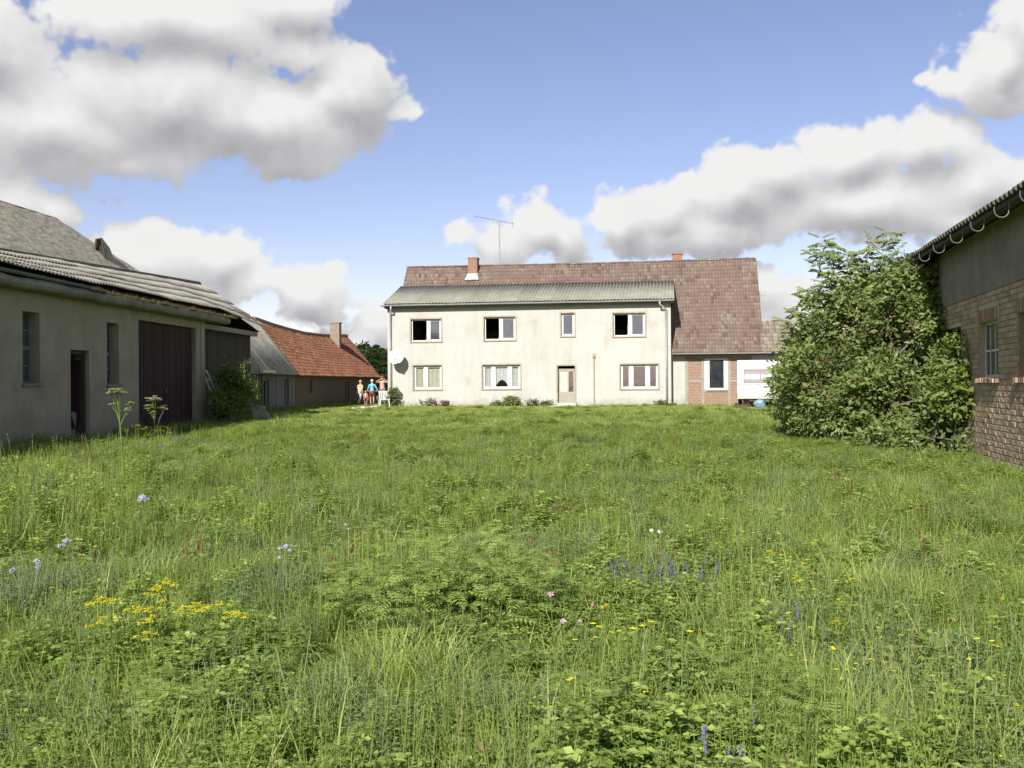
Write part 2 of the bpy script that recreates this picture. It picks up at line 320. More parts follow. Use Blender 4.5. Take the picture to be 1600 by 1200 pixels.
# ------------------------------------------------------------------ mesh writer and object helpers
WL = {}
class MB:
    def __init__(s): s.v = []; s.f = []; s.t = []; s.n = 0; s.tint = 0.
    def add(s, vs, fs, t=None):
        b = s.n; s.v.extend([tuple(x) for x in vs]); s.n += len(vs)
        s.f.extend([tuple(i + b for i in f) for f in fs]); s.t.extend([s.tint if t is None else t] * len(fs))
    def hexa(s, p, t=None):
        s.add(p, [(0, 3, 2, 1), (4, 5, 6, 7), (0, 1, 5, 4), (1, 2, 6, 5), (2, 3, 7, 6), (3, 0, 4, 7)], t)
    def box(s, x0, x1, y0, y1, z0, z1, t=None):
        s.hexa([(x0, y0, z0), (x1, y0, z0), (x1, y1, z0), (x0, y1, z0), (x0, y0, z1), (x1, y0, z1), (x1, y1, z1), (x0, y1, z1)], t)
    def fbox(s, fr, u0, u1, v0, v1, z0, z1, t=None):
        s.hexa([fr(u0, v0, z0), fr(u1, v0, z0), fr(u1, v1, z0), fr(u0, v1, z0), fr(u0, v0, z1), fr(u1, v0, z1), fr(u1, v1, z1), fr(u0, v1, z1)], t)
    def bar(s, a, b, w, h=None, t=None):
        a = Vector(a); b = Vector(b); h = h or w; d = (b - a).normalized()
        x = d.cross(Vector((0, 0, 1)));
        if x.length < 1e-3: x = Vector((1, 0, 0))
        x.normalize(); y = x.cross(d)
        x *= w / 2; y *= h / 2
        s.hexa([a - x - y, a + x - y, a + x + y, a - x + y, b - x - y, b + x - y, b + x + y, b - x + y], t)
    def tube(s, pts, rad, k=6, t=None, cap=True):
        pts = [Vector(p) for p in pts]; n = len(pts); rad = rad if hasattr(rad, '__len__') else [rad] * n
        vs = []; fs = []; x = None
        for i, p in enumerate(pts):
            d = (pts[min(i + 1, n - 1)] - pts[max(i - 1, 0)]).normalized()
            if x is None:
                x = d.cross(Vector((0, 0, 1)));
                if x.length < 1e-3: x = Vector((1, 0, 0))
            x = (x - d * x.dot(d)).normalized(); y = d.cross(x)
            for j in range(k):
                a = 2 * math.pi * j / k; vs.append(p + (x * math.cos(a) + y * math.sin(a)) * rad[i])
        for i in range(n - 1):
            for j in range(k):
                a = i * k + j; b = i * k + (j + 1) % k; fs.append((a, b, b + k, a + k))
        if cap: fs.append(tuple(range(k - 1, -1, -1))); fs.append(tuple(range((n - 1) * k, n * k)))
        s.add(vs, fs, t)
    def leaf(s, p, d, nrm, L, Wd, t=0., fold=.25):
        """a folded five-point leaf"""
        p = Vector(p); d = Vector(d).normalized(); nrm = Vector(nrm); sd_ = d.cross(nrm)
        if sd_.length < 1e-3: sd_ = Vector((1, 0, 0))
        sd_.normalize(); up = sd_.cross(d)
        m = p + d * L * .45 - up * Wd * fold
        s.add([p, p + d * L * .45 + sd_ * Wd * .5, p + d * L * .45 - sd_ * Wd * .5, p + d * L - up * L * .12, m], [(0, 1, 4), (0, 4, 2), (1, 3, 4), (4, 3, 2)], t)
    def blade(s, p, az, L, Wd, lean, bend, t=0., seg=4):
        dx, dy = math.cos(az), math.sin(az); px_, py_ = -dy, dx
        vs = []; fs = []; x, y, z = p; a = lean; st = L / seg
        for i in range(seg + 1):
            w = Wd * .5 * (1 - (i / seg) ** 1.6)
            if i == seg: vs.append((x, y, z))
            else: vs.append((x + px_ * w, y + py_ * w, z)); vs.append((x - px_ * w, y - py_ * w, z))
            x += dx * math.sin(a) * st; y += dy * math.sin(a) * st; z += math.cos(a) * st; a += bend / seg
        for i in range(seg - 1): fs.append((2 * i, 2 * i + 1, 2 * i + 3, 2 * i + 2))
        fs.append((2 * seg - 2, 2 * seg - 1, 2 * seg)); s.add(vs, fs, t)
    def ball(s, c, r, k=6, t=0., sz=1.):
        vs = [(c[0], c[1], c[2] + r * sz)]; fs = []
        rings = 3
        for i in range(1, rings + 1):
            ph = math.pi * i / (rings + 1)
            for j in range(k):
                a = 2 * math.pi * j / k; vs.append((c[0] + r * math.sin(ph) * math.cos(a), c[1] + r * math.sin(ph) * math.sin(a), c[2] + r * sz * math.cos(ph)))
        vs.append((c[0], c[1], c[2] - r * sz))
        for j in range(k): fs.append((0, 1 + j, 1 + (j + 1) % k))
        for i in range(rings - 1):
            for j in range(k):
                a = 1 + i * k + j; b = 1 + i * k + (j + 1) % k; fs.append((a, a + k, b + k, b))
        for j in range(k): fs.append((len(vs) - 1, 1 + (rings - 1) * k + (j + 1) % k, 1 + (rings - 1) * k + j))
        s.add(vs, fs, t)
    def mesh(s, name, off=(0, 0, 0)):
        me = bpy.data.meshes.new(name)
        v = np.array(s.v, dtype=np.float64).reshape(-1, 3) - np.array(off)
        nf = len(s.f); ln = np.fromiter((len(f) for f in s.f), dtype=np.int32, count=nf)
        idx = np.fromiter((i for f in s.f for i in f), dtype=np.int32, count=int(ln.sum()))
        me.vertices.add(len(v)); me.vertices.foreach_set('co', v.ravel())
        me.loops.add(len(idx)); me.loops.foreach_set('vertex_index', idx)
        me.polygons.add(nf); st = np.zeros(nf, np.int32); st[1:] = np.cumsum(ln)[:-1]
        me.polygons.foreach_set('loop_start', st)
        a = me.attributes.new('tint', 'FLOAT', 'FACE'); a.data.foreach_set('value', np.array(s.t, np.float32))
        me.update(calc_edges=True); me.validate(); me.shade_flat(); return me
    def build(s, name, m, parent=None, smooth=False, kind=None, label=None):
        off = WL[parent.name] if parent is not None else (0, 0, 0)
        o = bpy.data.objects.new(name, s.mesh(name, off)); COL.objects.link(o)
        o.data.materials.append(M[m] if isinstance(m, str) else m)
        if parent is not None: o.parent = parent
        WL[o.name] = tuple(off)
        if smooth: o.data.shade_smooth()
        else: o.data.shade_flat()
        if kind: o['kind'] = kind
        if label: o['label'] = label
        return o

def tag(o, label=None, cat=None, group=None, kind=None):
    if label: o['label'] = label
    if cat: o['category'] = cat
    if group: o['group'] = group
    if kind: o['kind'] = kind
    return o
def thing(name, label, cat, loc=(0, 0, 0), group=None):
    o = bpy.data.objects.new(name, None); COL.objects.link(o); o.location = loc; o.empty_display_size = .2
    WL[o.name] = tuple(loc); return tag(o, label, cat, group)
def copy_tree(o, parent=None):
    c = o.copy(); COL.objects.link(c); c.parent = parent
    WL[c.name] = WL[o.name]
    for ch in list(o.children): copy_tree(ch, c)
    return c
def part_of(me, name, m, parent, world, rotz=0., kind=None):
    """an object that shares mesh data with its alike pieces"""
    o = bpy.data.objects.new(name, me); COL.objects.link(o)
    if not me.materials: me.materials.append(M[m])
    o.parent = parent; w = WL[parent.name]
    o.location = (world[0] - w[0], world[1] - w[1], world[2] - w[2]); o.rotation_euler = (0, 0, rotz); WL[o.name] = tuple(world)
    if kind: o['kind'] = kind
    return o
class Frame:
    """u along a wall, v into the building, z up"""
    def __init__(s, o, d, inward):
        s.o = Vector(o); s.u = Vector((*d, 0)).normalized(); s.w = Vector((*inward, 0)).normalized(); s.rot = math.atan2(d[1], d[0])
    def __call__(s, u, v, z): return tuple(s.o + s.u * u + s.w * v + Vector((0, 0, z)))
def holed_wall(mb, fr, u0, u1, z0, z1, th, holes, v0=0.):
    """a wall u0..u1 with rectangular openings (ua,ub,za,zb), with its reveals"""
    us = sorted({u0, u1, *[h[0] for h in holes], *[h[1] for h in holes]}); us = [u for u in us if u0 <= u <= u1]
    for a, b in zip(us, us[1:]):
        mid = (a + b) / 2; spans = sorted((h[2], h[3]) for h in holes if h[0] < mid < h[1]); z = z0
        for (za, zb) in spans:
            if za > z: mb.fbox(fr, a, b, v0, v0 + th, z, za)
            z = max(z, zb)
        if z1 > z: mb.fbox(fr, a, b, v0, v0 + th, z, z1)
def ground(x, y):
    t = min(max((y - 14) / 32, 0), 1); g = .35 * t * t * (3 - 2 * t)
    return g
def fbm2(x, y, s, o=0.):
    return mn.fractal(Vector((x * s + o, y * s - o, o)), 1., 2., 3)

# ------------------------------------------------------------------ ground
def build_ground():
    xs = np.concatenate([[-900, -400, -150, -80], np.arange(-40, 41, 1.0), [80, 150, 400, 900]])
    ys = np.concatenate([[-300, -100, -30], np.arange(-10, 90, 1.0), [120, 180, 300, 600, 1500]])
    mb = MB(); nx = len(xs)
    vs = [(x, y, ground(x, y) + (.03 * fbm2(x, y, .4) if abs(x) < 40 and y < 45 else 0)) for y in ys for x in xs]
    fs = [(j * nx + i, j * nx + i + 1, (j + 1) * nx + i + 1, (j + 1) * nx + i) for j in range(len(ys) - 1) for i in range(nx - 1)]
    mb.add(vs, fs)
    m = mat('grassy_soil', [(0, (.08, .090, .030)), (.5, (.125, .150, .045)), (1, (.16, .185, .06))], 2.2, 9, .95, .5, 25., 'World')
    o = mb.build('ground', m, smooth=True); o['kind'] = 'structure'
build_ground()

# ------------------------------------------------------------------ main house
TH = R(8.5)
HF = Frame((-7.03, 58, 0), (math.cos(TH), -math.sin(TH)), (math.sin(TH), math.cos(TH)))
BZ = .35
RIDGE_V, RIDGE_Z, EAVE_V, EAVE_Z = 4.9, 8.80, .22, 3.22
SLOPE = (RIDGE_Z - EAVE_Z) / (RIDGE_V - EAVE_V)

def tile_field(mb, P, nu, nv, wu, wv, lift=.03, tintf=None, h=.05, jit=.006):
    """pantiles: P(u, s) gives the point and P.n the normal; u along the eave, s up the slope"""
    prof = [(0, .0), (.22, .75), (.42, 1.), (.62, .5), (.82, .05), (1., .0)]
    for j in range(nv):
        for i in range(nu):
            t = tintf(i, j) if tintf else random.random()
            l = lift + random.uniform(-jit, jit); vs = []
            for (a, hh) in prof: vs.append(P(i * wu + a * wu, j * wv - .02, hh * h + l))
            for (a, hh) in prof: vs.append(P(i * wu + a * wu, (j + 1) * wv + .02, hh * h + .004))
            for (a, hh) in prof: vs.append(P(i * wu + a * wu, j * wv - .02, 0.))
            k = len(prof); fs = [(q, q + 1, k + q + 1, k + q) for q in range(k - 1)] + [(2 * k + q, 2 * k + q + 1, q + 1, q) for q in range(k - 1)]
            mb.add(vs, fs, t)

def corrugated(mb, P, u0, u1, s0, s1, pitch, amp, th=.008, segs=6, nseg=1, sag=0.):
    """one corrugated sheet of real thickness, waves run up the slope"""
    n = max(2, int(round((u1 - u0) / pitch * segs))); vs = []
    for k in range(nseg + 1):
        s_ = s0 + (s1 - s0) * k / nseg
        for i in range(n + 1):
            u = u0 + (u1 - u0) * i / n; w = amp * math.sin(2 * math.pi * u / pitch)
            vs.append(P(u, s_, w + th)); vs.append(P(u, s_, w))
    fs = []; r = 2 * (n + 1)
    for k in range(nseg):
        for i in range(n):
            a = k * r + 2 * i; fs.append((a, a + 2, a + r + 2, a + r)); fs.append((a + 1, a + r + 1, a + r + 3, a + 3))
    for i in range(n):
        a = 2 * i; fs.append((a, a + 1, a + 3, a + 2)); a = nseg * r + 2 * i; fs.append((a, a + 2, a + 3, a + 1))
    for k in range(nseg):
        a = k * r; fs.append((a, a + r, a + r + 1, a + 1)); a = k * r + 2 * n; fs.append((a, a + 1, a + r + 1, a + r))
    mb.add(vs, fs)

def slopeP(fr, vE, zE, vR, zR):
    """point on a roof slope: u, s metres up the slope from the eave, h above it"""
    dv, dz = vR - vE, zR - zE; L = math.hypot(dv, dz); dv /= L; dz /= L
    def P(u, s_, h): return fr(u, vE + dv * s_ - dz * h, zE + dz * s_ + dv * h)
    P.L = L; return P

def window_unit(par, fr, u0, u1, z0, z1, lights, v=.12, open_light=None, curtains=None, glass='glass', fmat='white'):
    """frame, mullions, panes; lights = fractions where the mullions stand"""
    wn = MB(); f = .075
    wn.fbox(fr, u0 + .01, u1 - .01, v, v + .07, z0 + .01, z0 + f); wn.fbox(fr, u0 + .01, u1 - .01, v, v + .07, z1 - f, z1 - .01)
    wn.fbox(fr, u0 + .01, u0 + f, v, v + .07, z0 + f, z1 - f); wn.fbox(fr, u1 - f, u1 - .01, v, v + .07, z0 + f, z1 - f)
    W_ = bpy.data.objects  # noqa
    edges = [0.] + lights + [1.]
    for q in lights:
        c = u0 + (u1 - u0) * q; wn.fbox(fr, c - .085, c + .085, v - .012, v + .06, z0 + f, z1 - f)
    w = wn.build('window', fmat, par)
    for k, (a, b) in enumerate(zip(edges, edges[1:])):
        ua = u0 + (u1 - u0) * a + (f if k == 0 else .085); ub = u0 + (u1 - u0) * b - (f if k == len(edges) - 2 else .085)
        if open_light == k: 
            # the casement stands open into the room
            s_ = MB(); L = ub - ua; 
            s_.fbox(fr, ub - .05, ub - .01, v + .08, v + .08 + L * .9, z0 + f, z0 + f + .06); s_.fbox(fr, ub - .05, ub - .01, v + .08, v + .08 + L * .9, z1 - f - .06, z1 - f)
            s_.fbox(fr, ub - .05, ub - .01, v + .02 + L * .9, v + .08 + L * .9, z0 + f + .06, z1 - f - .06); s_.build('sash', 'white', w)
            continue
        s_ = MB(); e = .045
        s_.fbox(fr, ua, ub, v + .012, v + .052, z0 + f, z0 + f + e); s_.fbox(fr, ua, ub, v + .012, v + .052, z1 - f - e, z1 - f)
        s_.fbox(fr, ua, ua + e, v + .012, v + .052, z0 + f + e, z1 - f - e); s_.fbox(fr, ub - e, ub, v + .012, v + .052, z0 + f + e, z1 - f - e); s_.build('sash', fmat, w)
        g = MB(); g.fbox(fr, ua + e, ub - e, v + .028, v + .034, z0 + f + e, z1 - f - e); g.build('pane', glass, w)
        if curtains:
            c = MB(); cm, kind = curtains; n = 26; vs = []
            top = z1 - f - .02; bot = z0 + f + .02
            for i in range(n + 1):
                uu = ua + (ub - ua) * i / n; vv = v + .11 + .018 * math.sin(i * 1.9) + .01 * math.sin(i * .7)
                bz = bot
                if kind == 'arch': t_ = abs(i / n - .5) * 2; bz = bot + (top - bot) * (.35 * (1 - t_ ** 2)) if len(lights) == 2 and k == 1 else bot
                vs += [fr(uu, vv, bz), fr(uu, vv, top)]
            c.add(vs, [(2 * i, 2 * i + 2, 2 * i + 3, 2 * i + 1) for i in range(n)]); c.build('curtain', cm, w)
    # rendered surround, proud of the wall, and sill
    t_ = MB(); b = .075
    t_.fbox(fr, u0 - b, u1 + b, -.022, .0, z1, z1 + b); t_.fbox(fr, u0 - b, u0, -.022, .0, z0, z1); t_.fbox(fr, u1, u1 + b, -.022, .0, z0, z1)
    t_.build('surround', 'trim', w)
    s2 = MB(); s2.fbox(fr, u0 - b, u1 + b, -.05, .0, z0 - .06, z0); s2.fbox(fr, u0 + .002, u1 - .002, 0., v, z0 - .03, z0 + .008); s2.build('sill', 'trim', w)
    return w

def build_house():
    H = thing('farmhouse', 'long two storey farmhouse with cream rendered front and brown tiled roof behind the meadow', 'house', HF(8, 2, BZ))
    up = [(1.36, 3.10, 4.03, 5.29, [.56], 0, None), (5.56, 7.32, 4.05, 5.34, [.52], 0, None), (9.87, 10.61, 4.22, 5.48, [], None, None), (12.74, 14.47, 4.16, 5.43, [.52], 0, None)]
    lo = [(1.50, 3.10, 1.33, 2.68, [.42], None, ('ycurtain', 'full')), (5.45, 7.57, 1.34, 2.67, [.28, .72], None, ('curtain', 'arch')), (13.12, 15.16, 1.29, 2.62, [.28, .72], None, None)]
    door = (9.66, 10.62, .45, 2.58)
    holes = [(a, b, c, d) for (a, b, c, d, *_) in up + lo] + [door]
    U1 = 15.86
    wl = MB(); holed_wall(wl, HF, 0, U1, -.1, 6.0, .30, holes)
    wl.fbox(HF, 0, .28, .30, 8.9, -.1, 6.0)                              # left side wall
    wl.fbox(HF, U1 - .28, U1, .30, .6, -.1, 6.0); wl.fbox(HF, U1 - .28, U1, .6, 2.6, 3.3, 6.0)
    wl.build('wall', 'cream', H)
    w2 = MB(); w2.fbox(HF, U1, 16.62, .60, .9, -.1, 3.2); w2.build('wall', 'cream', H)   # narrow set-back strip
    ins = MB()
    ins.fbox(HF, .3, 20.3, 8.6, 8.9, -.1, 3.3); ins.fbox(HF, .28, U1 - .28, 8.0, 8.3, 3.3, 6.5)
    ins.fbox(HF, .28, U1 - .28, .30, 8.0, 3.15, 3.35); ins.fbox(HF, .28, U1 - .28, .30, 8.0, 5.72, 5.85); ins.fbox(HF, .28, 20.3, .3, 8.6, .2, .33)
    for c in (4.3, 8.9, 11.9): ins.fbox(HF, c, c + .15, .30, 8.0, .33, 5.72)
    ins.build('inner_wall', 'darkroom', H)
    for (a, b, c, d, l, op, cu) in up: window_unit(H, HF, a, b, c, d, l, open_light=op, curtains=cu)
    for (a, b, c, d, l, op, cu) in lo: window_unit(H, HF, a, b, c, d, l, open_light=op, curtains=cu, glass='clearglass' if cu else 'glass')
    # front door, glazed and standing in a deep reveal
    a, b, c, d = door
    D = MB(); D.fbox(HF, a + .03, b - .03, .20, .25, c + .02, 1.15); D.fbox(HF, a + .03, a + .12, .20, .25, 1.15, d - .30); D.fbox(HF, b - .12, b - .03, .20, .25, 1.15, d - .30)
    D.fbox(HF, a + .52, a + .60, .20, .25, 1.15, d - .30); D.fbox(HF, a + .03, b - .03, .20, .25, d - .30, d - .16)
    dr = D.build('door', mat('beige_door_paint', [(0, (.24, .225, .18)), (1, (.36, .34, .28))], 5, 6, .7, 0, coord='World'), H)
    g = MB(); g.fbox(HF, a + .60, b - .12, .22, .23, 1.15, d - .30); g.build('pane', 'glass', dr)
    g = MB(); g.fbox(HF, a + .12, a + .52, .22, .23, 1.15, d - .30); g.build('door_panel', 'ycurtain', dr)
    g = MB(); g.tube([HF(b - .09, .20, 1.25), HF(b - .09, .14, 1.25), HF(b - .19, .14, 1.25)], .012, 6); g.build('handle', 'iron', dr)
    t_ = MB(); t_.fbox(HF, a - .08, b + .08, -.022, 0, d, d + .08); t_.fbox(HF, a - .08, a, -.022, 0, c, d); t_.fbox(HF, b, b + .08, -.022, 0, c, d); t_.build('door_surround', 'trim', H)
    s_ = MB(); s_.fbox(HF, a - .35, b + .75, -.75, -.002, .28, .40); s_.fbox(HF, a + .02, b + .06, -.42, -.003, .402, .54); s_.build('doorstep', 'stone', H)
    # plinth of old plaster
    p = MB(); p.fbox(HF, -.02, a - .36, -.03, -.001, .1, .52); p.fbox(HF, b + .76, U1 + .01, -.03, -.001, .1, .50); p.build('plinth', mat('grey_plinth', [(0, (.25, .22, .17)), (1, (.42, .385, .31))], 3, 7, .95, .3, 40., 'World'), H)
    # right part: timber frame with brick panels, main wall plane v=.60
    posts = [(16.62, 16.80), (17.50, 17.66), (18.92, 19.08), (20.0, 20.2)]
    for (q0, q1) in posts:
        m_ = MB(); m_.fbox(HF, q0, q1, .585, .78, .30, 2.92); m_.build('timber_post', 'timber', H)
    for (q0, q1, z0, z1) in [(16.80, 17.50, 1.60, 1.73), (17.66, 18.92, 1.08, 1.24), (19.08, 20.0, 1.60, 1.73), (16.62, 20.2, .18, .30), (16.62, 20.2, 2.92, 3.10)]:
        m_ = MB(); m_.fbox(HF, q0, q1, .587, .78, z0, z1); m_.build('timber_rail', 'timber', H)
    for (q0, q1, z0, z1) in [(16.80, 17.50, .30, 1.60), (16.80, 17.50, 1.73, 2.92), (17.66, 18.92, .30, 1.08), (19.08, 20.0, .30, 1.60), (19.08, 20.0, 1.73, 2.92)]:
        m_ = MB(); m_.fbox(HF, q0, q1, .612, .76, z0, z1); m_.build('brick_panel', 'panel', H)
    m_ = MB(); m_.fbox(HF, 20.2, 22.4, .60, .9, -.1, 3.1); m_.fbox(HF, 20.0, 20.2, .78, 8.6, -.1, 3.2); m_.build('side_wall', 'cream', H)
    wn = MB(); q0, q1, z0, z1 = 17.86, 18.76, 1.30, 2.88
    wn.fbox(HF, 17.66, q0, .59, .66, 1.24, 2.92); wn.fbox(HF, q1, 18.92, .59, .66, 1.24, 2.92)
    for (a_, b_, c_, d_) in [(q0, q1, z0 - .06, z0), (q0, q1, z1 - .06, z1 + .04), (q0, q0 + .07, z0, z1 - .06), (q1 - .07, q1, z0, z1 - .06)]: wn.fbox(HF, a_, b_, .575, .64, c_, d_)
    w = wn.build('window', 'wornwhite', H); g = MB(); g.fbox(HF, q0 + .07, q1 - .07, .60, .606, z0, z1 - .06); g.build('pane', 'glass', w)
    g = MB(); g.fbox(HF, q0 - .12, q1 + .12, .50, .585, z0 - .13, z0 - .06); g.build('sill', 'wornwhite', w)
    # main tiled roof
    NR = 25; Pf = slopeP(HF, EAVE_V, EAVE_Z, RIDGE_V, RIDGE_Z)
    def P(u, s_, h):
        q = Pf(u, s_, h); w = s_ / Pf.L
        return (q[0], q[1], q[2] + .05 * mn.noise(Vector((u * .35, s_ * .5, 2.))) + .018 * mn.noise(Vector((u * 1.7, s_ * 2.2, 6.))) - .05 * math.sin(math.pi * w) - .045 * w * math.sin(math.pi * max(0, u) / 20.7))
    P.L = Pf.L; wu, wv = .17, P.L / NR
    cl = {}
    def tint(i, j):
        n_ = mn.noise(Vector((i * .12, j * .30, 3.))) * .5 + .5
        t = .26 + .24 * random.random() * n_ + .12 * random.random()
        if mn.noise(Vector((i * .16, j * .33, 9.))) > .30 and random.random() < .38: t = .78 + .18 * random.random()
        elif random.random() < .04: t = .84
        return min(t, 1.)
    T = MB(); n0 = int(15.75 / wu)
    def P1(u, s_, h): return P(u - .08, s_, h)
    tile_field(T, P1, n0, NR, wu, wv, lift=.045, h=.055, tintf=lambda i, j: tint(i, j))
    # the annex covers the lower left of this slope; keep only what stands clear of it
    keep = MB()
    def P2(u, s_, h): return P(n0 * wu - .08 + u, s_, h)
    tile_field(keep, P2, int((20.75 - n0 * wu) / wu) + 1, NR, wu, wv, lift=.045, h=.055, tintf=lambda i, j: tint(i + n0, j))
    T.v += keep.v; T.f += [tuple(q + T.n for q in f) for f in keep.f]; T.t += keep.t; T.n += keep.n
    # drop the hidden rows under the annex roof
    vs = np.array(T.v); vloc = (vs - np.array(HF.o)) @ np.array(HF.u); zz = vs[:, 2]
    F_, T_ = [], []
    for f, t in zip(T.f, T.t):
        if vloc[f[0]] < 15.7 and zz[f[0]] < 7.15: continue
        F_.append(f); T_.append(t)
    T.f, T.t = F_, T_
    tr = T.build('roof_tiles', 'tile', H, kind='stuff'); tr.data.shade_smooth()
    E_ = MB()
    def P3(u, s_, h): return P(20.72 + u, s_, h)
    tile_field(E_, P3, 11, 8, wu, wv); E_.build('lower_roof_tiles', 'tilelichen', H, kind='stuff')
    # roof deck under the tiles and the rear slope
    dk = MB()
    def slab(fr, u0, u1, va, za, vb, zb, th):
        dk.hexa([fr(u0, va, za - th), fr(u1, va, za - th), fr(u1, vb, zb - th), fr(u0, vb, zb - th), fr(u0, va, za), fr(u1, va, za), fr(u1, vb, zb), fr(u0, vb, zb)])
    vm = 2.5; zm = EAVE_Z + (vm - EAVE_V) * SLOPE
    slab(HF, 15.9, 20.85, EAVE_V, EAVE_Z - .13, RIDGE_V, RIDGE_Z - .13, .06); slab(HF, -.06, 15.9, vm, zm - .13, RIDGE_V, RIDGE_Z - .13, .06)
    slab(HF, -.06, 20.85, RIDGE_V + .01, RIDGE_Z - .08, 9.4, RIDGE_Z - .08 - (9.4 - RIDGE_V) * SLOPE, .06)
    slab(HF, 20.86, 22.5, EAVE_V, EAVE_Z - .10, EAVE_V + 1.27, EAVE_Z - .10 + 1.27 * SLOPE, .05)
    dk.build('roof_deck', 'tile', H)
    for uu in (.0, 20.2):
        gb = MB(); gb.add([HF(uu, .62, 3.0), HF(uu, 9.0, 3.0), HF(uu, RIDGE_V, RIDGE_Z - .1), HF(uu + .2, .62, 3.0), HF(uu + .2, 9.0, 3.0), HF(uu + .2, RIDGE_V, RIDGE_Z - .1)], [(0, 1, 2), (3, 5, 4), (0, 3, 4, 1), (1, 4, 5, 2), (2, 5, 3, 0)]); gb.build('gable', 'cream', H)
    # ridge tiles
    rm = MB(); k = 7; vs = []
    for q, rr in ((0, .115), (.36, .135)):
        for j in range(k): a_ = math.pi * j / (k - 1); vs.append((q, rr * math.cos(a_), rr * .75 * math.sin(a_)))
    rm.add(vs, [(j, j + 1, k + j + 1, k + j) for j in range(k - 1)] + [(k + j, k + j + 1, 2 * k + j + 1, 2 * k + j) for j in range(0)])
    vs2 = [(x, y * .86, z * .86) for x, y, z in vs]; rm.add(vs2, [(j, k + j, k + j + 1, j + 1) for j in range(k - 1)]); rm.add([vs[k + j] for j in range(k)] + [vs2[k + j] for j in range(k)], [(j, j + 1, k + j + 1, k + j) for j in range(k - 1)])
    rme = rm.mesh('ridge_tile'); rme.shade_smooth()
    for i in range(62): part_of(rme, 'ridge_tile', 'tile', H, HF(-.1 + i * .336, RIDGE_V, RIDGE_Z - .01 + random.uniform(-.014, .014) - .055 * math.sin(i / 61 * math.pi)), HF.rot)
    # annex corrugated roof, sheet by sheet in two overlapping rows
    PA = slopeP(HF, -.36, 6.12, 3.80, 7.50)
    for row, (s0, s1, hh) in enumerate([(0, PA.L, .035)]):
        for i in range(17):
            u0 = -.22 + i * .955; hz = hh + (i % 2) * .010 + random.uniform(-.004, .004)
            mb = MB(); mb.tint = random.random() * .9
            corrugated(mb, lambda u, s_, h: PA(u, s_, h + hz), u0, u0 + 1.0, s0, s1, .191, .026)
            mb.build('roof_sheet', 'corr', H, smooth=True)
    dk = MB(); slab(HF, -.12, 15.98, -.30, 6.12, 3.8, 7.48, .05); dk.build('roof_boarding', 'darkzinc', H)
    fz = MB(); fz.fbox(HF, -.12, 15.98, -.31, -.27, 5.93, 6.08); fz.fbox(HF, -.12, 15.98, -.27, .02, 5.93, 5.97); fz.fbox(HF, -.10, 0., .02, 3.0, 5.9, 6.1); fz.build('fascia', 'darkzinc', H)
    def gutter(fr, u0, u1, v, z, r, par, m_='zinc', name='gutter', drop=0.):
        mb = MB(); k = 8; vs = []
        for q, uu in enumerate((u0, u1)):
            for j in range(k + 1): a_ = math.pi + math.pi * j / k; vs.append(fr(uu, v + r * math.cos(a_), z - drop * q + r * math.sin(a_)))
            for j in range(k + 1): a_ = math.pi + math.pi * j / k; vs.append(fr(uu, v + (r - .008) * math.cos(a_), z - drop * q + (r - .008) * math.sin(a_)))
        n_ = k + 1; fs = []
        for j in range(k): fs += [(j, j + 1, 2 * n_ + j + 1, 2 * n_ + j), (n_ + j, 3 * n_ + j, 3 * n_ + j + 1, n_ + j + 1), (j, n_ + j, n_ + j + 1, j + 1), (2 * n_ + j, 2 * n_ + j + 1, 3 * n_ + j + 1, 3 * n_ + j)]
        fs += [(0, 2 * n_, 3 * n_, n_), (k, n_ + k, 3 * n_ + k, 2 * n_ + k)]
        mb.add(vs, fs); return mb.build(name, m_, par, smooth=False)
    gutter(HF, -.25, 16.05, -.42, 6.09, .085, H)
    gutter(HF, 15.92, 22.5, .12, 3.20, .075, H)
    for (uu, top, bot, vv) in [(.20, 5.98, .35, -.08), (15.62, 5.98, .35, -.08)]:
        mb = MB(); s_ = 1 if uu > 5 else 1
        x0 = uu - .35 * s_ if uu > 5 else uu + .12
        mb.tube([HF(x0, -.42, top + .03), HF(x0, -.42, top - .12), HF(uu, vv, top - .38), HF(uu, vv, 3.2), HF(uu, vv, bot)], .052, 8); mb.build('downpipe', 'zinc', H, smooth=True)
        for zz in (5.4, 3.6, 1.8):
            mb = MB(); mb.tube([HF(uu, vv, zz), HF(uu, vv, zz + .04)], .066, 8); mb.build('pipe_clip', 'iron', H)
    # thin vent pipe on the wall
    mb = MB(); mb.tube([HF(11.67, -.05, .4), HF(11.67, -.05, 3.05)], .028, 6); mb.build('vent_pipe', 'trim', H)
    mb = MB(); mb.fbox(HF, 11.60, 11.74, -.12, -.001, 3.05, 3.24); mb.build('junction_box', 'trim', H)
    # corner stone strip
    # chimneys
    c1 = MB(); c1.fbox(HF, 3.84, 4.40, 4.30, 4.95, 8.0, 9.16); ch = c1.build('chimney', 'chim', H)
    cc = MB(); cc.fbox(HF, 3.81, 4.43, 4.27, 4.98, 9.16, 9.25); cc.build('chimney_cap', 'chim', ch)
    fl = MB(); z_ = EAVE_Z + (4.28 - EAVE_V) * SLOPE
    fl.hexa([HF(3.66, 4.00, z_ - .24), HF(4.56, 4.00, z_ - .24), HF(4.5, 4.29, z_ + .0), HF(3.74, 4.29, z_ + .0), HF(3.68, 3.96, z_ - .20), HF(4.54, 3.96, z_ - .20), HF(4.42, 4.29, z_ + .22), HF(3.82, 4.29, z_ + .22)]); fl.build('flashing', 'zinc', ch, label='pale metal flashing at the chimney foot')
    c2 = MB(); c2.fbox(HF, 16.02, 16.58, 5.2, 5.75, 8.0, 9.22); ch = c2.build('chimney', 'chim', H)
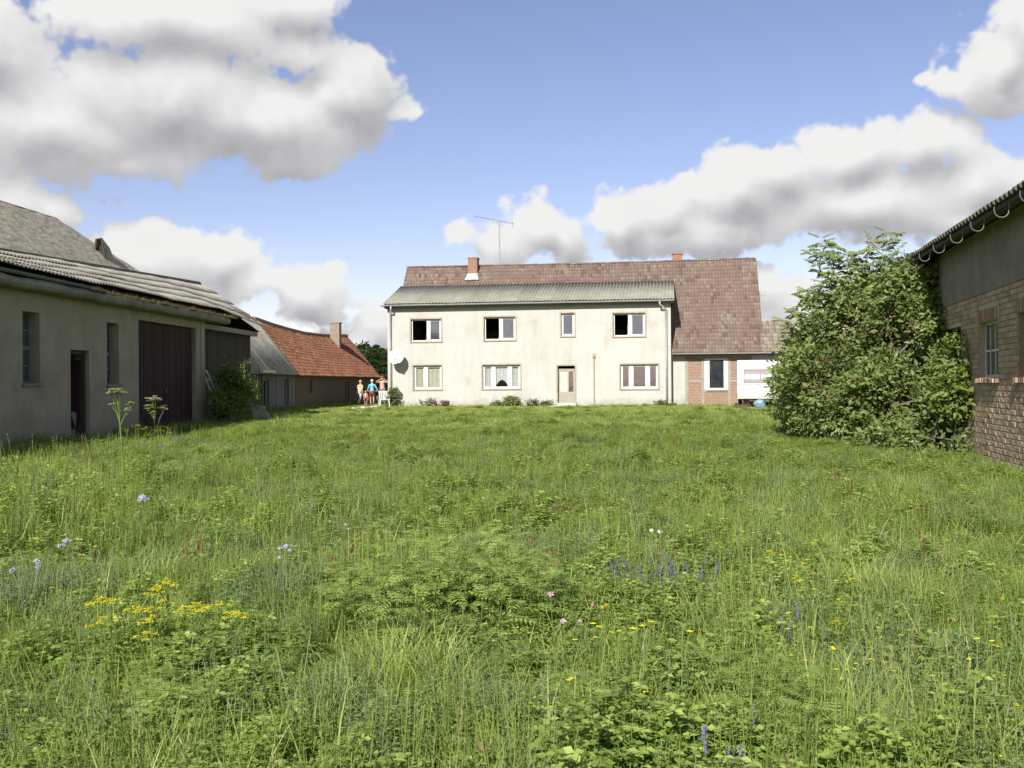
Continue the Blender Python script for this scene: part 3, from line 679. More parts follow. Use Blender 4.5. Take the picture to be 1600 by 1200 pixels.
    cc = MB(); cc.fbox(HF, 15.98, 16.62, 5.16, 5.79, 9.222, 9.32); cc.build('chimney_cap', 'chim', ch)
    # antenna mast on the ridge
    A = thing('antenna', 'tall television antenna on a thin mast rising from the farmhouse ridge', 'antenna', HF(5.66, 4.9, 8.85))
    mb = MB(); mb.tube([HF(5.66, 5.0, 8.7), HF(5.66, 5.0, 11.5)], .032, 6); mb.build('mast', 'iron', A)
    b0, b1 = Vector(HF(4.15, 4.6, 11.78)), Vector(HF(6.45, 5.3, 11.36))
    mb = MB(); mb.tube([b0, b1], .018, 5); mb.build('boom', 'iron', A)
    for i in range(11):
        p = b0.lerp(b1, i / 10); q = Vector((math.sin(TH) * .9, math.cos(TH) * .9, 0)) * (.16 + .03 * i)
        mb = MB(); mb.tube([p - q, p + q], .008, 4); mb.build('element', 'iron', A)
    mb = MB(); mb.tube([b1 + Vector((-.05, 0, -.25)), b1 + Vector((-.02, 0, .12))], .012, 4); mb.fbox(HF, 5.2, 5.6, 4.96, 5.04, 11.42, 11.50); mb.build('reflector', 'iron', A)
    # satellite dish
    c = Vector(HF(.66, -.64, 3.18)); Dn = thing('satellite_dish', 'round white satellite dish on the left corner of the farmhouse front', 'satellite dish', tuple(c))
    ax = Vector((-.12, -.95, .28)).normalized(); X = ax.cross(Vector((0, 0, 1))).normalized(); Y_ = X.cross(ax); mb = MB(); k = 24; rings = 5; vs = [c - ax * .09]; fs = []
    for i in range(1, rings + 1):
        r_ = .43 * i / rings
        for j in range(k): a_ = 2 * math.pi * j / k; vs.append(c + X * r_ * math.cos(a_) + Y_ * r_ * math.sin(a_) + ax * (-.09 + .09 * (i / rings) ** 2))
    for j in range(k): fs.append((0, 1 + j, 1 + (j + 1) % k))
    for i in range(rings - 1):
        for j in range(k): a_ = 1 + i * k + j; b_ = 1 + i * k + (j + 1) % k; fs.append((a_, a_ + k, b_ + k, b_))
    mb.add(vs, fs); mb.add([Vector(q) - ax * .012 for q in vs], [tuple(reversed(f)) for f in fs]); mb.build('reflector', 'caravan', Dn, smooth=True)
    mb = MB(); mb.tube([c - Y_ * .40, c - Y_ * .30 + ax * .45], .014, 5); mb.build('feed_arm', 'iron', Dn)
    mb = MB(); mb.box(c.x - .05, c.x + .05, c.y - .50, c.y - .40, c.z - .20, c.z - .10); mb.build('receiver', 'iron', Dn)
    mb = MB(); mb.tube([c - ax * .10, Vector(HF(.55, -.30, 3.05)), Vector(HF(.55, 0, 2.75))], .025, 6); mb.tube([Vector(HF(.55, -.30, 3.05)), Vector(HF(.55, 0, 3.15))], .02, 6); mb.build('bracket', 'iron', Dn)
build_house()

# ------------------------------------------------------------------ left barn
LF = Frame((-12.5, 0, 0), (.05, 1), (-1, .05)); _n = math.hypot(.05, 1)
def build_left_barn():
    B = thing('long_barn', 'long grey rendered barn with dark red gate and corrugated roof along the left', 'barn', LF(30, 3, .1))
    wins = [(23.72, 24.50, 1.70, 3.38), (28.10, 28.86, 1.68, 3.38)]; dr = (26.02, 27.05, .2, 2.56); gate = (30.2, 34.9, .1, 3.58)
    wl = MB(); holed_wall(wl, LF, 12, 35.35, -.2, 3.84, .38, wins + [dr, gate, (19.0, 19.8, 1.7, 3.38)]); wl.build('wall', 'greybarn', B)
    wl = MB(); wl.fbox(LF, 12, 42.0, 5.6, 5.9, -.2, 3.6); wl.fbox(LF, 35.0, 35.3, .39, 2.2, -.2, 3.82); wl.fbox(LF, 12, 12.3, .38, 5.6, -.2, 3.8); wl.fbox(LF, 12.3, 41.9, 2.9, 3.1, -.1, 3.8); wl.fbox(LF, 12, 42, 0.39, 5.5, -.2, .08); wl.build('inner_wall', 'darkroom', B)
    # teal-framed windows with dusty, partly broken panes
    for k, (a, b, c, d) in enumerate(wins + [(19.0, 19.8, 1.7, 3.38)]):
        v = .24; f = MB(); e = .05
        f.fbox(LF, a, b, v, v + .06, c, c + e); f.fbox(LF, a, b, v, v + .06, d - e, d); f.fbox(LF, a, a + e, v, v + .06, c + e, d - e); f.fbox(LF, b - e, b, v, v + .06, c + e, d - e)
        mid = (c + d) / 2; f.fbox(LF, a + e, b - e, v, v + .06, mid - .04, mid + .04); um = (a + b) / 2
        f.fbox(LF, um - .02, um + .02, v + .01, v + .05, c + e, mid - .04)
        for zz in ((mid + d) / 2, (mid + c) / 2): f.fbox(LF, a + e, b - e, v + .012, v + .048, zz - .016, zz + .016)
        w = f.build('window', 'teal', B)
        for (p0, p1, q0, q1) in [(a + e, b - e, mid + .04, (mid + d) / 2 - .016), (a + e, b - e, (mid + d) / 2 + .016, d - e), (um + .02, b - e, c + e, (mid + c) / 2 - .016), (um + .02, b - e, (mid + c) / 2 + .016, mid - .04)]:
            g = MB(); g.fbox(LF, p0, p1, v + .026, v + .032, q0, q1); g.build('pane', 'broken', w)
        s_ = MB(); s_.fbox(LF, a - .05, b + .10, -.06, v, c - .07, c); s_.build('sill', 'teal', w)
    # open doorway with fallen boards
    f = MB(); a, b, c, d = dr
    f.fbox(LF, a, b, .10, .18, d - .10, d); f.fbox(LF, b - .09, b, .10, .18, c, d - .10); f.build('door_frame', 'darkboard', B)
    f = MB(); f.fbox(LF, b - .16, b - .10, .18, .95, c, d - .25); f.build('door', 'redboard', B)
    f = MB(); f.fbox(LF, a - .2, b + .2, .0 - .35, -.002, .0, .19); f.build('doorstep', 'concrete', B)
    # gate: vertical boards
    a, b, c, d = gate; n = 27; w_ = (b - a) / n
    for i in range(n):
        m_ = MB(); vv = .14 + random.uniform(-.008, .008); m_.tint = random.random(); z0 = c + random.uniform(.0, .08)
        m_.fbox(LF, a + i * w_ + .004, a + (i + 1) * w_ - .004, vv, vv + .03, z0, d - .02); m_.build('gate_board', 'redboard', B)
    for zz in (.7, 2.0, 3.2):
        m_ = MB(); m_.fbox(LF, a, b, .18, .24, zz, zz + .12); m_.build('gate_rail', 'darkboard', B)
    m_ = MB(); m_.fbox(LF, (a + b) / 2 - .03, (a + b) / 2 + .05, .10, .13, 1.4, 1.55); m_.build('latch', 'rust', B)
    # mossy concrete cornice with rounded lip
    co = MB(); prof = [(0.0, 3.842), (-.30, 3.842), (-.40, 3.88), (-.44, 3.95), (-.42, 4.04), (-.34, 4.10), (0.0, 4.12)]; L0, L1 = 12., 37.3; vs = []; ns = 40
    for q in range(ns + 1):
        uu = L0 + (L1 - L0) * q / ns; dz = .012 * math.sin(q * 1.7) - .02 * (q % 7 == 3)
        vs += [LF(uu, v, z + (dz if 0 < i < 6 else 0)) for i, (v, z) in enumerate(prof)]
    k = len(prof); fs = [(q * k + j, (q + 1) * k + j, (q + 1) * k + (j + 1) % k, q * k + (j + 1) % k) for q in range(ns) for j in range(k)] + [tuple(range(k)), tuple(ns * k + j for j in reversed(range(k)))]
    co.add(vs, fs); co.build('cornice', 'concrete', B)
    pl = MB(); pl.fbox(LF, 35.36, 35.75, -.02, .30, -.2, 3.84); pl.build('pillar', 'greybarn', B)
    li = MB(); li.fbox(LF, 35.76, 42.0, .0, .16, 3.62, 3.80); li.build('lintel', 'timber', B)
    # blackened board wall at the far end
    n = 34; a, b = 36.55, 42.0; w_ = (b - a) / n
    for i in range(n):
        m_ = MB(); vv = .30 + random.uniform(-.01, .01); m_.tint = random.random()
        m_.fbox(LF, a + i * w_ + .005, a + (i + 1) * w_ - .005, vv, vv + .025, .1 + random.uniform(0, .15), 3.78); m_.build('wall_board', 'darkboard', B)
    m_ = MB(); m_.fbox(LF, 41.9, 42.0, .33, 5.6, .0, 3.8); m_.build('end_wall', 'darkboard', B)
    # near roof and far roof: sheets on one twisted slope, top edge climbs toward the far end
    def topz(u): return 5.17 + (u - 27.1) * (.58 / 14.9)
    def P(u, s_, h):
        # s_ 0..1 from eave to top edge
        ve, ze = -.24 - .06 * min(1, max(0, u - 36)), 4.30 - max(0, u - 36.5) * .06; vt, zt = 2.42, topz(u)
        wob = .014 * math.sin(u * .9) + .008 * math.sin(u * 2.3)
        return LF(u, ve + (vt - ve) * s_, ze + (zt - ze) * s_ + h + wob * (1 - .5 * s_))
    rows = [(0., .30), (.27, .55), (.52, .79), (.76, 1.0)]
    for r_, (s0, s1) in enumerate(rows):
        for i in range(34):
            u0 = 12.0 + i * .905
            if u0 > 42.0: break
            mb = MB(); mb.tint = random.random() * .9; hz = .02 + r_ * .012 + (i % 2) * .008 + (.0 if random.random() > .06 else .015)
            corrugated(mb, lambda u, s_, h: P(u, s_, h + hz + (.035 * (1 - (s_ - s0) / (s1 - s0)))), u0, min(u0 + .95, 42.45), s0, s1, .18, .024)
            mb.build('roof_sheet', 'corrlight', B, smooth=True)
    bk = MB()
    for q in range(10):
        u0, u1 = 12 + q * 3.0, 15 + q * 3.0
        bk.hexa([LF(u0, 2.45, topz(u0) - .06), LF(u1, 2.45, topz(u1) - .06), LF(u1, 6.3, 3.6), LF(u0, 6.3, 3.6), LF(u0, 2.45, topz(u0)), LF(u1, 2.45, topz(u1)), LF(u1, 6.3, 3.66), LF(u0, 6.3, 3.66)])
    bk.build('rear_roof', 'corrdark', B)
    rf = MB()
    for q in range(30):
        uu = 12.4 + q; rf.bar(LF(uu, -.16, 4.22), LF(uu, 2.4, topz(uu) - .10), .07, .10)
    rf.build('rafters', 'darkboard', B, kind='stuff')
    rt = MB(); pts = [LF(12 + q * 3.0, 2.42, topz(12 + q * 3.0) + .07) for q in range(11)]; rt.tube(pts, .09, 7); rt.build('ridge_cap', 'corrdark', B)
    gb = MB(); gb.add([LF(41.9, -.1, 3.8), LF(41.9, 5.6, 3.8), LF(41.9, 2.4, 5.65), LF(42.0, -.1, 3.8), LF(42.0, 5.6, 3.8), LF(42.0, 2.4, 5.65)], [(0, 1, 2), (3, 5, 4), (0, 3, 4, 1), (1, 4, 5, 2), (2, 5, 3, 0)]); gb.build('gable', 'darkboard', B)
    # zinc gutter left on the near stretch
    mb = MB(); k = 8; vs = []
    for q, uu in enumerate((12., 27.2)):
        for j in range(k + 1): a_ = math.pi + math.pi * j / k; vs.append(LF(uu, -.36 + .075 * math.cos(a_), 4.24 - .06 * q + .075 * math.sin(a_)))
    mb.add(vs, [(j, k + 1 + j, k + 2 + j, j + 1) for j in range(k)] + [(j, j + 1, k + 2 + j, k + 1 + j) for j in range(k)]); mb.build('gutter', 'darkzinc', B)
    # straw and moss that has grown on the cornice
    ms = MB()
    for q in range(9000):
        u = random.uniform(26.2, 38.0); dens = max(0, mn.noise(Vector((u * 1.3, 0, 2.)))) + .35
        if random.random() > dens * 1.4: continue
        v = random.uniform(-.47, -.30); L = random.uniform(.05, .17) * (.6 + dens)
        ms.blade(LF(u, v, 4.08), random.choice([0., .6, -.6]) + random.uniform(-.9, .9), L, .012, random.uniform(.2, 1.4), random.uniform(.3, 1.8), random.random(), 2)
    s_ = ms.build('dry_grass', 'moss'); tag(s_, 'dry straw and moss growing along the cornice of the long barn', None, kind='stuff')
    # things by the open bay
    c = LF(35.95, .02, .22)
    t = thing('window_frame', 'broken white window frame leaning in the open bay beside the barn pillar', 'window frame', c)
    a0 = LF(35.9, -.10, .9); mb = MB()
    for dx in (0, .42): mb.bar(LF(35.86 + dx, -.30, 1.1), LF(35.86 + dx, .12, 2.15), .06, .05)
    for q in (0., .35, .7, 1.): mb.bar(LF(35.86, -.30 + .42 * q, 1.1 + 1.05 * q), LF(36.28, -.30 + .42 * q, 1.1 + 1.05 * q), .05, .05)
    mb.build('frame', 'wornwhite', t)
    t = thing('rubble_sack', 'pale torn sack slumped on dark rubbish beside the barn pillar', 'sack', LF(36.3, -.3, .15)); mb = MB()
    vs = []; cx, cy, cz = LF(36.25, -.35, .95); k = 12
    for i in range(7):
        ph = math.pi * i / 6
        for j in range(k):
            a_ = 2 * math.pi * j / k; r_ = .38 * math.sin(ph) * (1 + .25 * math.sin(3 * a_ + i)) + .01
            vs.append((cx + r_ * math.cos(a_), cy + 1.1 * r_ * math.sin(a_), cz + .17 * math.cos(ph) + .05 * math.sin(a_ * 2)))
    mb.add(vs, [(i * k + j, (i + 1) * k + j, (i + 1) * k + (j + 1) % k, i * k + (j + 1) % k) for i in range(6) for j in range(k)]); mb.build('cloth', 'stone', t, smooth=True)
    mb = MB(); 
    for q in range(9): mb.bar(LF(35.9 + .1 * q, -.7 + random.uniform(-.1, .2), .2), LF(36.0 + .09 * q + random.uniform(-.2, .2), -.2, .85), .10, .12)
    mb.build('rubbish', 'darkboard', t)
    t = thing('concrete_slab', 'grey tapering slab leaning at the right foot of the left shrub', 'slab', LF(38.2, -1.1, .25)); mb = MB()
    a_, b_, c_ = Vector(LF(37.6, -1.25, .2)), Vector(LF(38.4, -1.75, .2)), Vector(LF(37.9, -1.1, 1.15)); d_ = Vector(LF(37.5, -.95, 1.15)); o_ = Vector((0, .10, .02))
    mb.hexa([a_, b_, b_ + o_, a_ + o_, d_, c_, c_ + o_, d_ + o_]); mb.build('slab', 'concrete', t)
    for q in range(2):
        t = MB(); t.bar(LF(26.3 + .3 * q, .25, .25), LF(26.15 + .75 * q, .35, 1.25 - .3 * q), .12, .035)
        o = t.build('loose_board', 'timber'); tag(o, ['loose grey board leaning to the left inside the barn doorway', 'shorter board leaning to the right inside the barn doorway'][q], 'board')
    t = MB(); t.bar(LF(27.0, .30, .2), LF(26.2, .2, 1.05), .11, .03); o = t.build('loose_board', 'darkboard'); tag(o, 'dark plank fallen slantwise across the foot of the barn doorway', 'board')
build_left_barn()

# ------------------------------------------------------------------ big old roof behind the left barn
def build_old_barn():
    B = thing('old_barn', 'tall old barn whose mossy grey roof rises behind the long barn at far left', 'barn', (-19, 40, .2))
    mb = MB(); nu, nv = 60, 26; vs = []
    def edge_end(s_): return 45.9 + 7.8 * (1 - s_)          # hip line runs outward as it drops
    def ridge_x(y): return -21.4 + (y - 32) * .075
    for i in range(nu + 1):
        for j in range(nv + 1):
            s_ = j / nv; y = 26 + (edge_end(s_) - 26) * i / nu
            zr = 9.18; xr = ridge_x(y); xe = xr + 4.6
            x = xe + (xr - xe) * s_; z = 4.4 + (zr - 4.4) * (s_ ** .86)
            z += .05 * mn.noise(Vector((y * .8, s_ * 9, 0))) + .035 * mn.noise(Vector((y * 3.2, s_ * 22, 4.)))
            z -= .10 * math.sin(math.pi * s_) * .5
            vs.append((x, y, z))
    r_ = nv + 1; mb.add(vs, [(i * r_ + j, (i + 1) * r_ + j, (i + 1) * r_ + j + 1, i * r_ + j + 1) for i in range(nu) for j in range(nv)])
    n0 = mb.n; mb.add([(x, y + .02, z - .16) for x, y, z in vs], [(i * r_ + j, i * r_ + j + 1, (i + 1) * r_ + j + 1, (i + 1) * r_ + j) for i in range(nu) for j in range(nv)])
    i = nu; mb.add([vs[i * r_ + j] for j in range(r_)] + [(vs[i * r_ + j][0], vs[i * r_ + j][1] + .03, vs[i * r_ + j][2] - .17) for j in range(r_)], [(j, j + 1, r_ + j + 1, r_ + j) for j in range(nv)])
    mb.build('roof', 'oldroof', B, smooth=True)
    mb = MB(); top = [(ridge_x(y) - .02, y, 9.2) for y in (26, 46)]
    mb.add([(-21.8, 26, 9.2), (-20.36, 45.9, 9.2), (-15.7, 53.6, 4.3), (-26, 53.6, 4.3), (-26, 26, 4.3)], [(0, 1, 3, 4), (1, 2, 3)]); mb.build('rear_roof', 'corrdark', B)
    mb = MB(); mb.box(-25.6, -16.6, 26, 26.3, 0, 4.6); mb.box(-17.0, -16.7, 26.3, 52, 0, 4.5); mb.box(-25.6, -16.8, 52, 52.3, 0, 4.3); mb.build('wall', 'greybarn', B)
    # collapsed dormer near the hip
    cx, cy, cz = -18.72, 46.9, 7.55; mb = MB()
    mb.add([(cx - .38, cy - .3, cz - .5), (cx + .42, cy - .3, cz - .6), (cx + .10, cy - .3, cz + .85), (cx - .12, cy - .3, cz + .80), (cx - .38, cy + .6, cz - .2), (cx + .42, cy + .6, cz - .3), (cx + .10, cy + .6, cz + .52), (cx - .12, cy + .6, cz + .50)],
           [(3, 2, 6, 7), (0, 3, 7, 4), (1, 5, 6, 2)]); d = mb.build('dormer', 'oldroof', B)
    mb = MB(); mb.bar((cx + .33, cy - .34, cz - .6), (cx + .10, cy - .34, cz + .83), .06, .08); mb.bar((cx - .30, cy - .34, cz - .5), (cx - .12, cy - .34, cz + .80), .06, .08); mb.build('dormer_frame', 'darkboard', d)
    mb = MB(); mb.add([(cx - .28, cy - .2, cz - .5), (cx + .30, cy - .2, cz - .6), (cx + .08, cy - .2, cz + .5), (cx - .1, cy - .2, cz + .5)], [(0, 1, 2, 3)]); mb.build('dark_inside_sheet', 'rubber', d)  # flat black sheet: the dormer's unlit inside put into the colour
build_old_barn()

# ------------------------------------------------------------------ low stable with orange roof
OF = Frame((-15.8, 0, 0), (.09, 1), (-.996, .0896))
def build_stable():
    B = thing('low_stable', 'low brick stable with sagging orange tile roof left of the farmhouse', 'stable', OF(60, 2, .2))
    k = math.hypot(.09, 1); a, m_, b = 43. * k, 52.2 * k, 71. * k
    holes = [(47.5 * k, 48.3 * k, .5, 1.9), (50.6 * k, 51.3 * k, .2, 2.0), (54.8 * k, 55.4 * k, 1.2, 1.9), (62.5 * k, 63.4 * k, .2, 1.9)]
    wl = MB(); holed_wall(wl, OF, m_, b, -.1, 2.22, .35, holes); wl.fbox(OF, b - .3, b, .35, 4.5, -.1, 2.2); wl.fbox(OF, a, b, 4.5, 4.8, -.1, 2.2); wl.fbox(OF, a, b, 2.0, 2.2, -.1, 2.2); wl.build('wall', brickmat('dark_old_brick', (.17, .11, .085), (.12, .09, .07), (.15, .13, .11), .25, .08, rot=R(90 - 5)), B)
    wl = MB(); holed_wall(wl, OF, a, m_ - .01, -.1, 2.22, .35, holes); wl.build('wall', mat('grey_stable_boards', [(0, (.10, .095, .09)), (1, (.19, .18, .175))], 3, 6, .9, .2, 30, 'World', (5, 5, .5)), B)
    for (p0, p1, z0, z1) in holes:
        f = MB(); f.fbox(OF, p0, p0 + .07, .1, .18, z0, z1); f.fbox(OF, p1 - .07, p1, .1, .18, z0, z1); f.fbox(OF, p0 + .07, p1 - .07, .1, .18, z1 - .07, z1); f.build('window_frame', 'timber', B)
    for q in (46.5, 49.4, 51.9):
        f = MB(); f.fbox(OF, q * k, q * k + .12, -.04, -.001, -.1, 2.2); f.build('timber_post', 'timber', B)
    f = MB(); f.tube([OF(47.0 * k, -.1, .2), OF(47.0 * k, -.1, 2.2)], .04, 6); f.build('downpipe', 'rust', B)
    VR, ZR = 2.12, 5.05
    def sag(u): t = (u - m_) / (b - m_); return -.32 * math.sin(math.pi * min(max(t, 0), 1)) * (1 if t > 0 else 0)
    P0 = slopeP(OF, -.28, 2.12, VR, ZR)
    def P(u, s_, h):
        x, y, z = P0(m_ + u, s_, h); return (x, y, z + sag(m_ + u) * (s_ / P0.L) + .03 * mn.noise(Vector((u * .5, s_ * .8, 1.))))
    T = MB(); nrow = 16; wv = P0.L / nrow; wu = .24
    tile_field(T, P, int((b - m_ + .25) / wu), nrow, wu, wv, lift=.035, h=.05, jit=.015, tintf=lambda i, j: min(1, max(0, .25 + .5 * mn.noise(Vector((i * .12, j * .2, 5.))) + .55 * random.random() - .02 * (nrow - j) * .6)))
    t = T.build('roof_tiles', 'orange', B, kind='stuff')
    d = MB(); us = np.linspace(m_, b + .2, 14)
    for u0, u1 in zip(us, us[1:]):
        q = [P(u0 - m_, 0, -.06), P(u1 - m_, 0, -.06), P(u1 - m_, P0.L, -.06), P(u0 - m_, P0.L, -.06)]; q2 = [P(u0 - m_, 0, -.005), P(u1 - m_, 0, -.005), P(u1 - m_, P0.L, -.005), P(u0 - m_, P0.L, -.005)]; d.hexa(q + q2)
        z0, z1 = q2[3], q2[2]; r0, r1 = OF(u0, 4.9, 2.1), OF(u1, 4.9, 2.1)
        d.add([z0, z1, r1, r0], [(0, 1, 2, 3)])
    d.build('roof_deck', 'orange', B)
    rt = MB(); rt.tube([Vector(P(u - m_, P0.L, .02)) for u in us], .11, 7); rt.build('ridge_cap', mat('grey_brown_ridge', [(0, (.17, .12, .10)), (1, (.28, .21, .17))], 4, 5, .9, 0, coord='World'), B)
    # grey sheet roof on the near part
    for i in range(10):
        mb = MB(); mb.tint = random.random(); u0 = a + i * .97
        corrugated(mb, lambda u, s_, h: P0(u, s_, h + .03 + (i % 2) * .008), u0, min(u0 + 1.0, m_ + .03), 0., P0.L, .30, .012)
        mb.build('roof_sheet', 'corrlight', B, smooth=True)
    d = MB(); d.add([P0(a, 0, 0), P0(m_, 0, 0), P0(m_, P0.L, 0), P0(a, P0.L, 0), OF(m_, 4.9, 2.1), OF(a, 4.9, 2.1)], [(0, 1, 2, 3), (3, 2, 4, 5)]); d.build('roof_boarding', 'corrdark', B)
    g = MB(); g.fbox(OF, 46.2 * k, 48.0 * k, -.42, -.28, 2.20, 2.32); g.build('eave_board', 'wornwhite', B)
    g = MB(); g.add([OF(b - .2, -.1, 2.0), OF(b - .2, 4.7, 2.0), OF(b - .2, VR, ZR - .15), OF(b, -.1, 2.0), OF(b, 4.7, 2.0), OF(b, VR, ZR - .15)], [(0, 1, 2), (3, 5, 4), (0, 3, 4, 1), (1, 4, 5, 2), (2, 5, 3, 0)]); g.build('gable', 'greybarn', B)
    u0 = 66.3 * k; c = MB(); c.fbox(OF, u0, u0 + .55, 1.35, 1.95, 3.4, 5.62); ch = c.build('chimney', 'chimold', B)
    c = MB(); c.fbox(OF, u0 - .03, u0 + .58, 1.32, 1.98, 5.62, 5.70); c.build('chimney_cap', 'chimold', ch)
build_stable()

# ------------------------------------------------------------------ right building
RF = Frame((4.59, 0, 0), (.22, 1), (1, -.22)); KR = math.hypot(.22, 1)
def build_right_barn():
    B = thing('brick_barn', 'brick barn with grey plaster band and overhanging corrugated roof along the right', 'barn', RF(22, 3, 0))
    y = lambda v: v * KR
    wins = [(y(17.95), y(19.45), 1.66, 2.68), (y(14.9), y(16.75), 1.66, 2.70), (y(27.0), y(28.3), 1.6, 2.6)]; door = (y(20.95), y(23.6), -.1, 2.72)
    holes = wins + [door]
    wl = MB(); holed_wall(wl, RF, y(10), y(33.2), -.3, 3.22, .36, holes, v0=.012); core = wl.build('wall', 'mortar', B)
    pl = MB(); pl.fbox(RF, y(10), y(33.2), -.012, .36, 3.22, 4.42); pl.build('plaster_band', 'plaster', B)
    iw = MB(); iw.fbox(RF, y(10), y(33.2), 6.0, 6.3, -.3, 4.6); iw.fbox(RF, y(32.9), y(33.2), .38, 6.0, -.3, 4.6); iw.fbox(RF, y(10), y(10.3), .38, 6., -.3, 4.6); iw.fbox(RF, y(10), y(33), .40, 6., 3.3, 3.5); iw.fbox(RF, y(20.3), y(20.6), .4, 3.2, -.1, 3.3); iw.build('inner_wall', 'darkroom', B)
    # bricks: course by course
    bh, bl, j = .088, .245, .012
    allb = []
    nrow = int(3.3 / (bh + j)) + 1
    for r_ in range(nrow):
        z = -.08 + r_ * (bh + j)
        if z + bh > 3.215: break
        u = y(13.0) + (r_ % 2) * (bl + j) / 2
        while u < y(33.0):
            segs = [(u, min(u + bl, y(33.1)))]
            for (a, b, c, d) in holes:
                if z + bh > c - .11 * (c > 0) and z < d + (.25 if c > 0 else 0):
                    ns = []
                    for (p, q) in segs:
                        if q <= a or p >= b: ns.append((p, q))
                        else:
                            if p < a - .03: ns.append((p, a))
                            if q > b + .03: ns.append((b, q))
                    segs = ns
            for (p, q) in segs:
                if q - p > .03: allb.append(((p + q) / 2, z + bh / 2, q - p, bh))
            u += bl + j
    vis = sorted([b_ for b_ in allb if b_[0] > y(16.25)], key=lambda b_: b_[0] + (.0 if b_[1] < 3.2 else 0))
    near, rest = vis[:290], vis[290:] + [b_ for b_ in allb if b_[0] <= y(16.25)]
    cache = {}
    def bmesh_(L, h, k):
        key = (round(L, 2), round(h, 2), k)
        if key not in cache:
            mb = MB(); jx = [random.uniform(-.004, .004) for _ in range(8)]; e = .006
            x0, x1, z0, z1 = -L / 2, L / 2, -h / 2, h / 2
            outer = [(x0, 0, z0), (x1, 0, z0), (x1, 0, z1), (x0, 0, z1)]; f_ = [(x0 + e, .016 + jx[0], z0 + e), (x1 - e, .016 + jx[1], z0 + e), (x1 - e, .016 + jx[2], z1 - e), (x0 + e, .016 + jx[3], z1 - e)]
            b_ = [(x, -.03, z) for x, _, z in outer]
            mb.add(outer + f_ + b_, [(4, 5, 6, 7), (0, 1, 5, 4), (1, 2, 6, 5), (2, 3, 7, 6), (3, 0, 4, 7), (8, 9, 1, 0), (9, 10, 2, 1), (10, 11, 3, 2), (11, 8, 0, 3)])
            cache[key] = mb.mesh('brick')
        return cache[key]
    for i, (uc, zc, L, h) in enumerate(near):
        me = bmesh_(L, h, i % 5); part_of(me, 'brick', 'brick', core, RF(uc, .006 + random.uniform(-.003, .003), zc), RF.rot)
    # sheet of the remaining bricks, still geometry
    mb = MB()
    for (uc, zc, L, h) in rest: mb.fbox(RF, uc - L / 2, uc + L / 2, -.004 + random.uniform(-.004, .003), .03, zc - h / 2, zc + h / 2, random.random())
    mb.build('far_bricks', 'brick', core, kind='stuff')
    # soldier course over the windows, broken rowlock sills below
    for (a, b, c, d) in wins:
        n = int((b - a + .2) / .095)
        for i in range(n):
            m_ = MB(); m_.tint = random.random(); u = a - .1 + i * .095; m_.fbox(RF, u, u + .083, -.008 + random.uniform(-.003, .003), .03, d + .012, d + .235); m_.build('lintel_brick', 'brickred' if random.random() < .5 else 'brick', core)
            m_ = MB(); m_.tint = random.random(); o_ = random.uniform(-.10, -.03); m_.fbox(RF, u, u + .083, o_, .2, c - .10, c - .012 - random.uniform(0, .02)); m_.build('sill_brick', 'brickred' if random.random() < .6 else 'brick', core)
        for (q, uu) in ((0, a), (1, b)):
            rv = MB(); uA, uB = (a - .0, a + .012) if q == 0 else (b - .012, b); rv.fbox(RF, uA, uB, .018, .33, c, d); rv.build('reveal', 'brick', core)
    for (a, b, c, d) in wins:
        v = .11; f = MB(); e = .045
        f.fbox(RF, a + .013, b - .013, v, v + .05, c, c + e); f.fbox(RF, a + .013, b - .013, v, v + .05, d - e, d); f.fbox(RF, a + .013, a + e, v, v + .05, c + e, d - e); f.fbox(RF, b - e, b - .013, v, v + .05, c + e, d - e)
        mid = (c + d) / 2 - .02; f.fbox(RF, a + e, b - e, v + .005, v + .045, mid - .018, mid + .018)
        nb = 4
        for i in range(1, nb): uu = a + (b - a) * i / nb; f.fbox(RF, uu - .014, uu + .014, v + .008, v + .042, c + e, d - e)
        w = f.build('window', 'wornwhite', B)
        for i in range(nb):
            for (z0, z1) in ((c + e, mid - .018), (mid + .018, d - e)):
                g = MB(); u0 = a + (b - a) * i / nb + .014; u1 = a + (b - a) * (i + 1) / nb - .014; g.fbox(RF, max(u0, a + e), min(u1, b - e), v + .022, v + .027, z0, z1); g.build('pane', 'broken', w)
    # roof with wavy edge, soffit, empty gutter hooks
    P0_ = slopeP(RF, -.52, 4.33, 3.4, 5.95)
    def P(u, s_, h):
        q = P0_(u, s_, h); return (q[0], q[1], q[2] + (u - 15.) * .014 * (1 - s_ / P0_.L))
    P.L = P0_.L
    for r_, (s0, s1) in enumerate([(0, 1.5), (1.35, 2.9), (2.75, P.L)]):
        for i in range(20):
            u0 = y(10) + i * 1.22; mb = MB(); mb.tint = random.random(); hz = .03 + r_ * .012 + (i % 2) * .007
            corrugated(mb, lambda u, s_, h: P(u, s_, h + hz), u0, min(u0 + 1.26, y(33.6)), s0, s1, .26, .042)
            mb.build('roof_sheet', 'corrdark', B, smooth=True)
    so = MB(); so.hexa([RF(y(10), -.44, 4.21), RF(y(33.4), -.44, 4.50), RF(y(33.4), 3.3, 5.80), RF(y(10), 3.3, 5.80), RF(y(10), -.44, 4.27), RF(y(33.4), -.44, 4.56), RF(y(33.4), 3.3, 5.88), RF(y(10), 3.3, 5.88)]); so.build('soffit', mat('mossy_soffit_boards', [(0, (.10, .10, .045)), (1, (.20, .185, .10))], 3, 6, .95, .2, 30, 'World'), B)
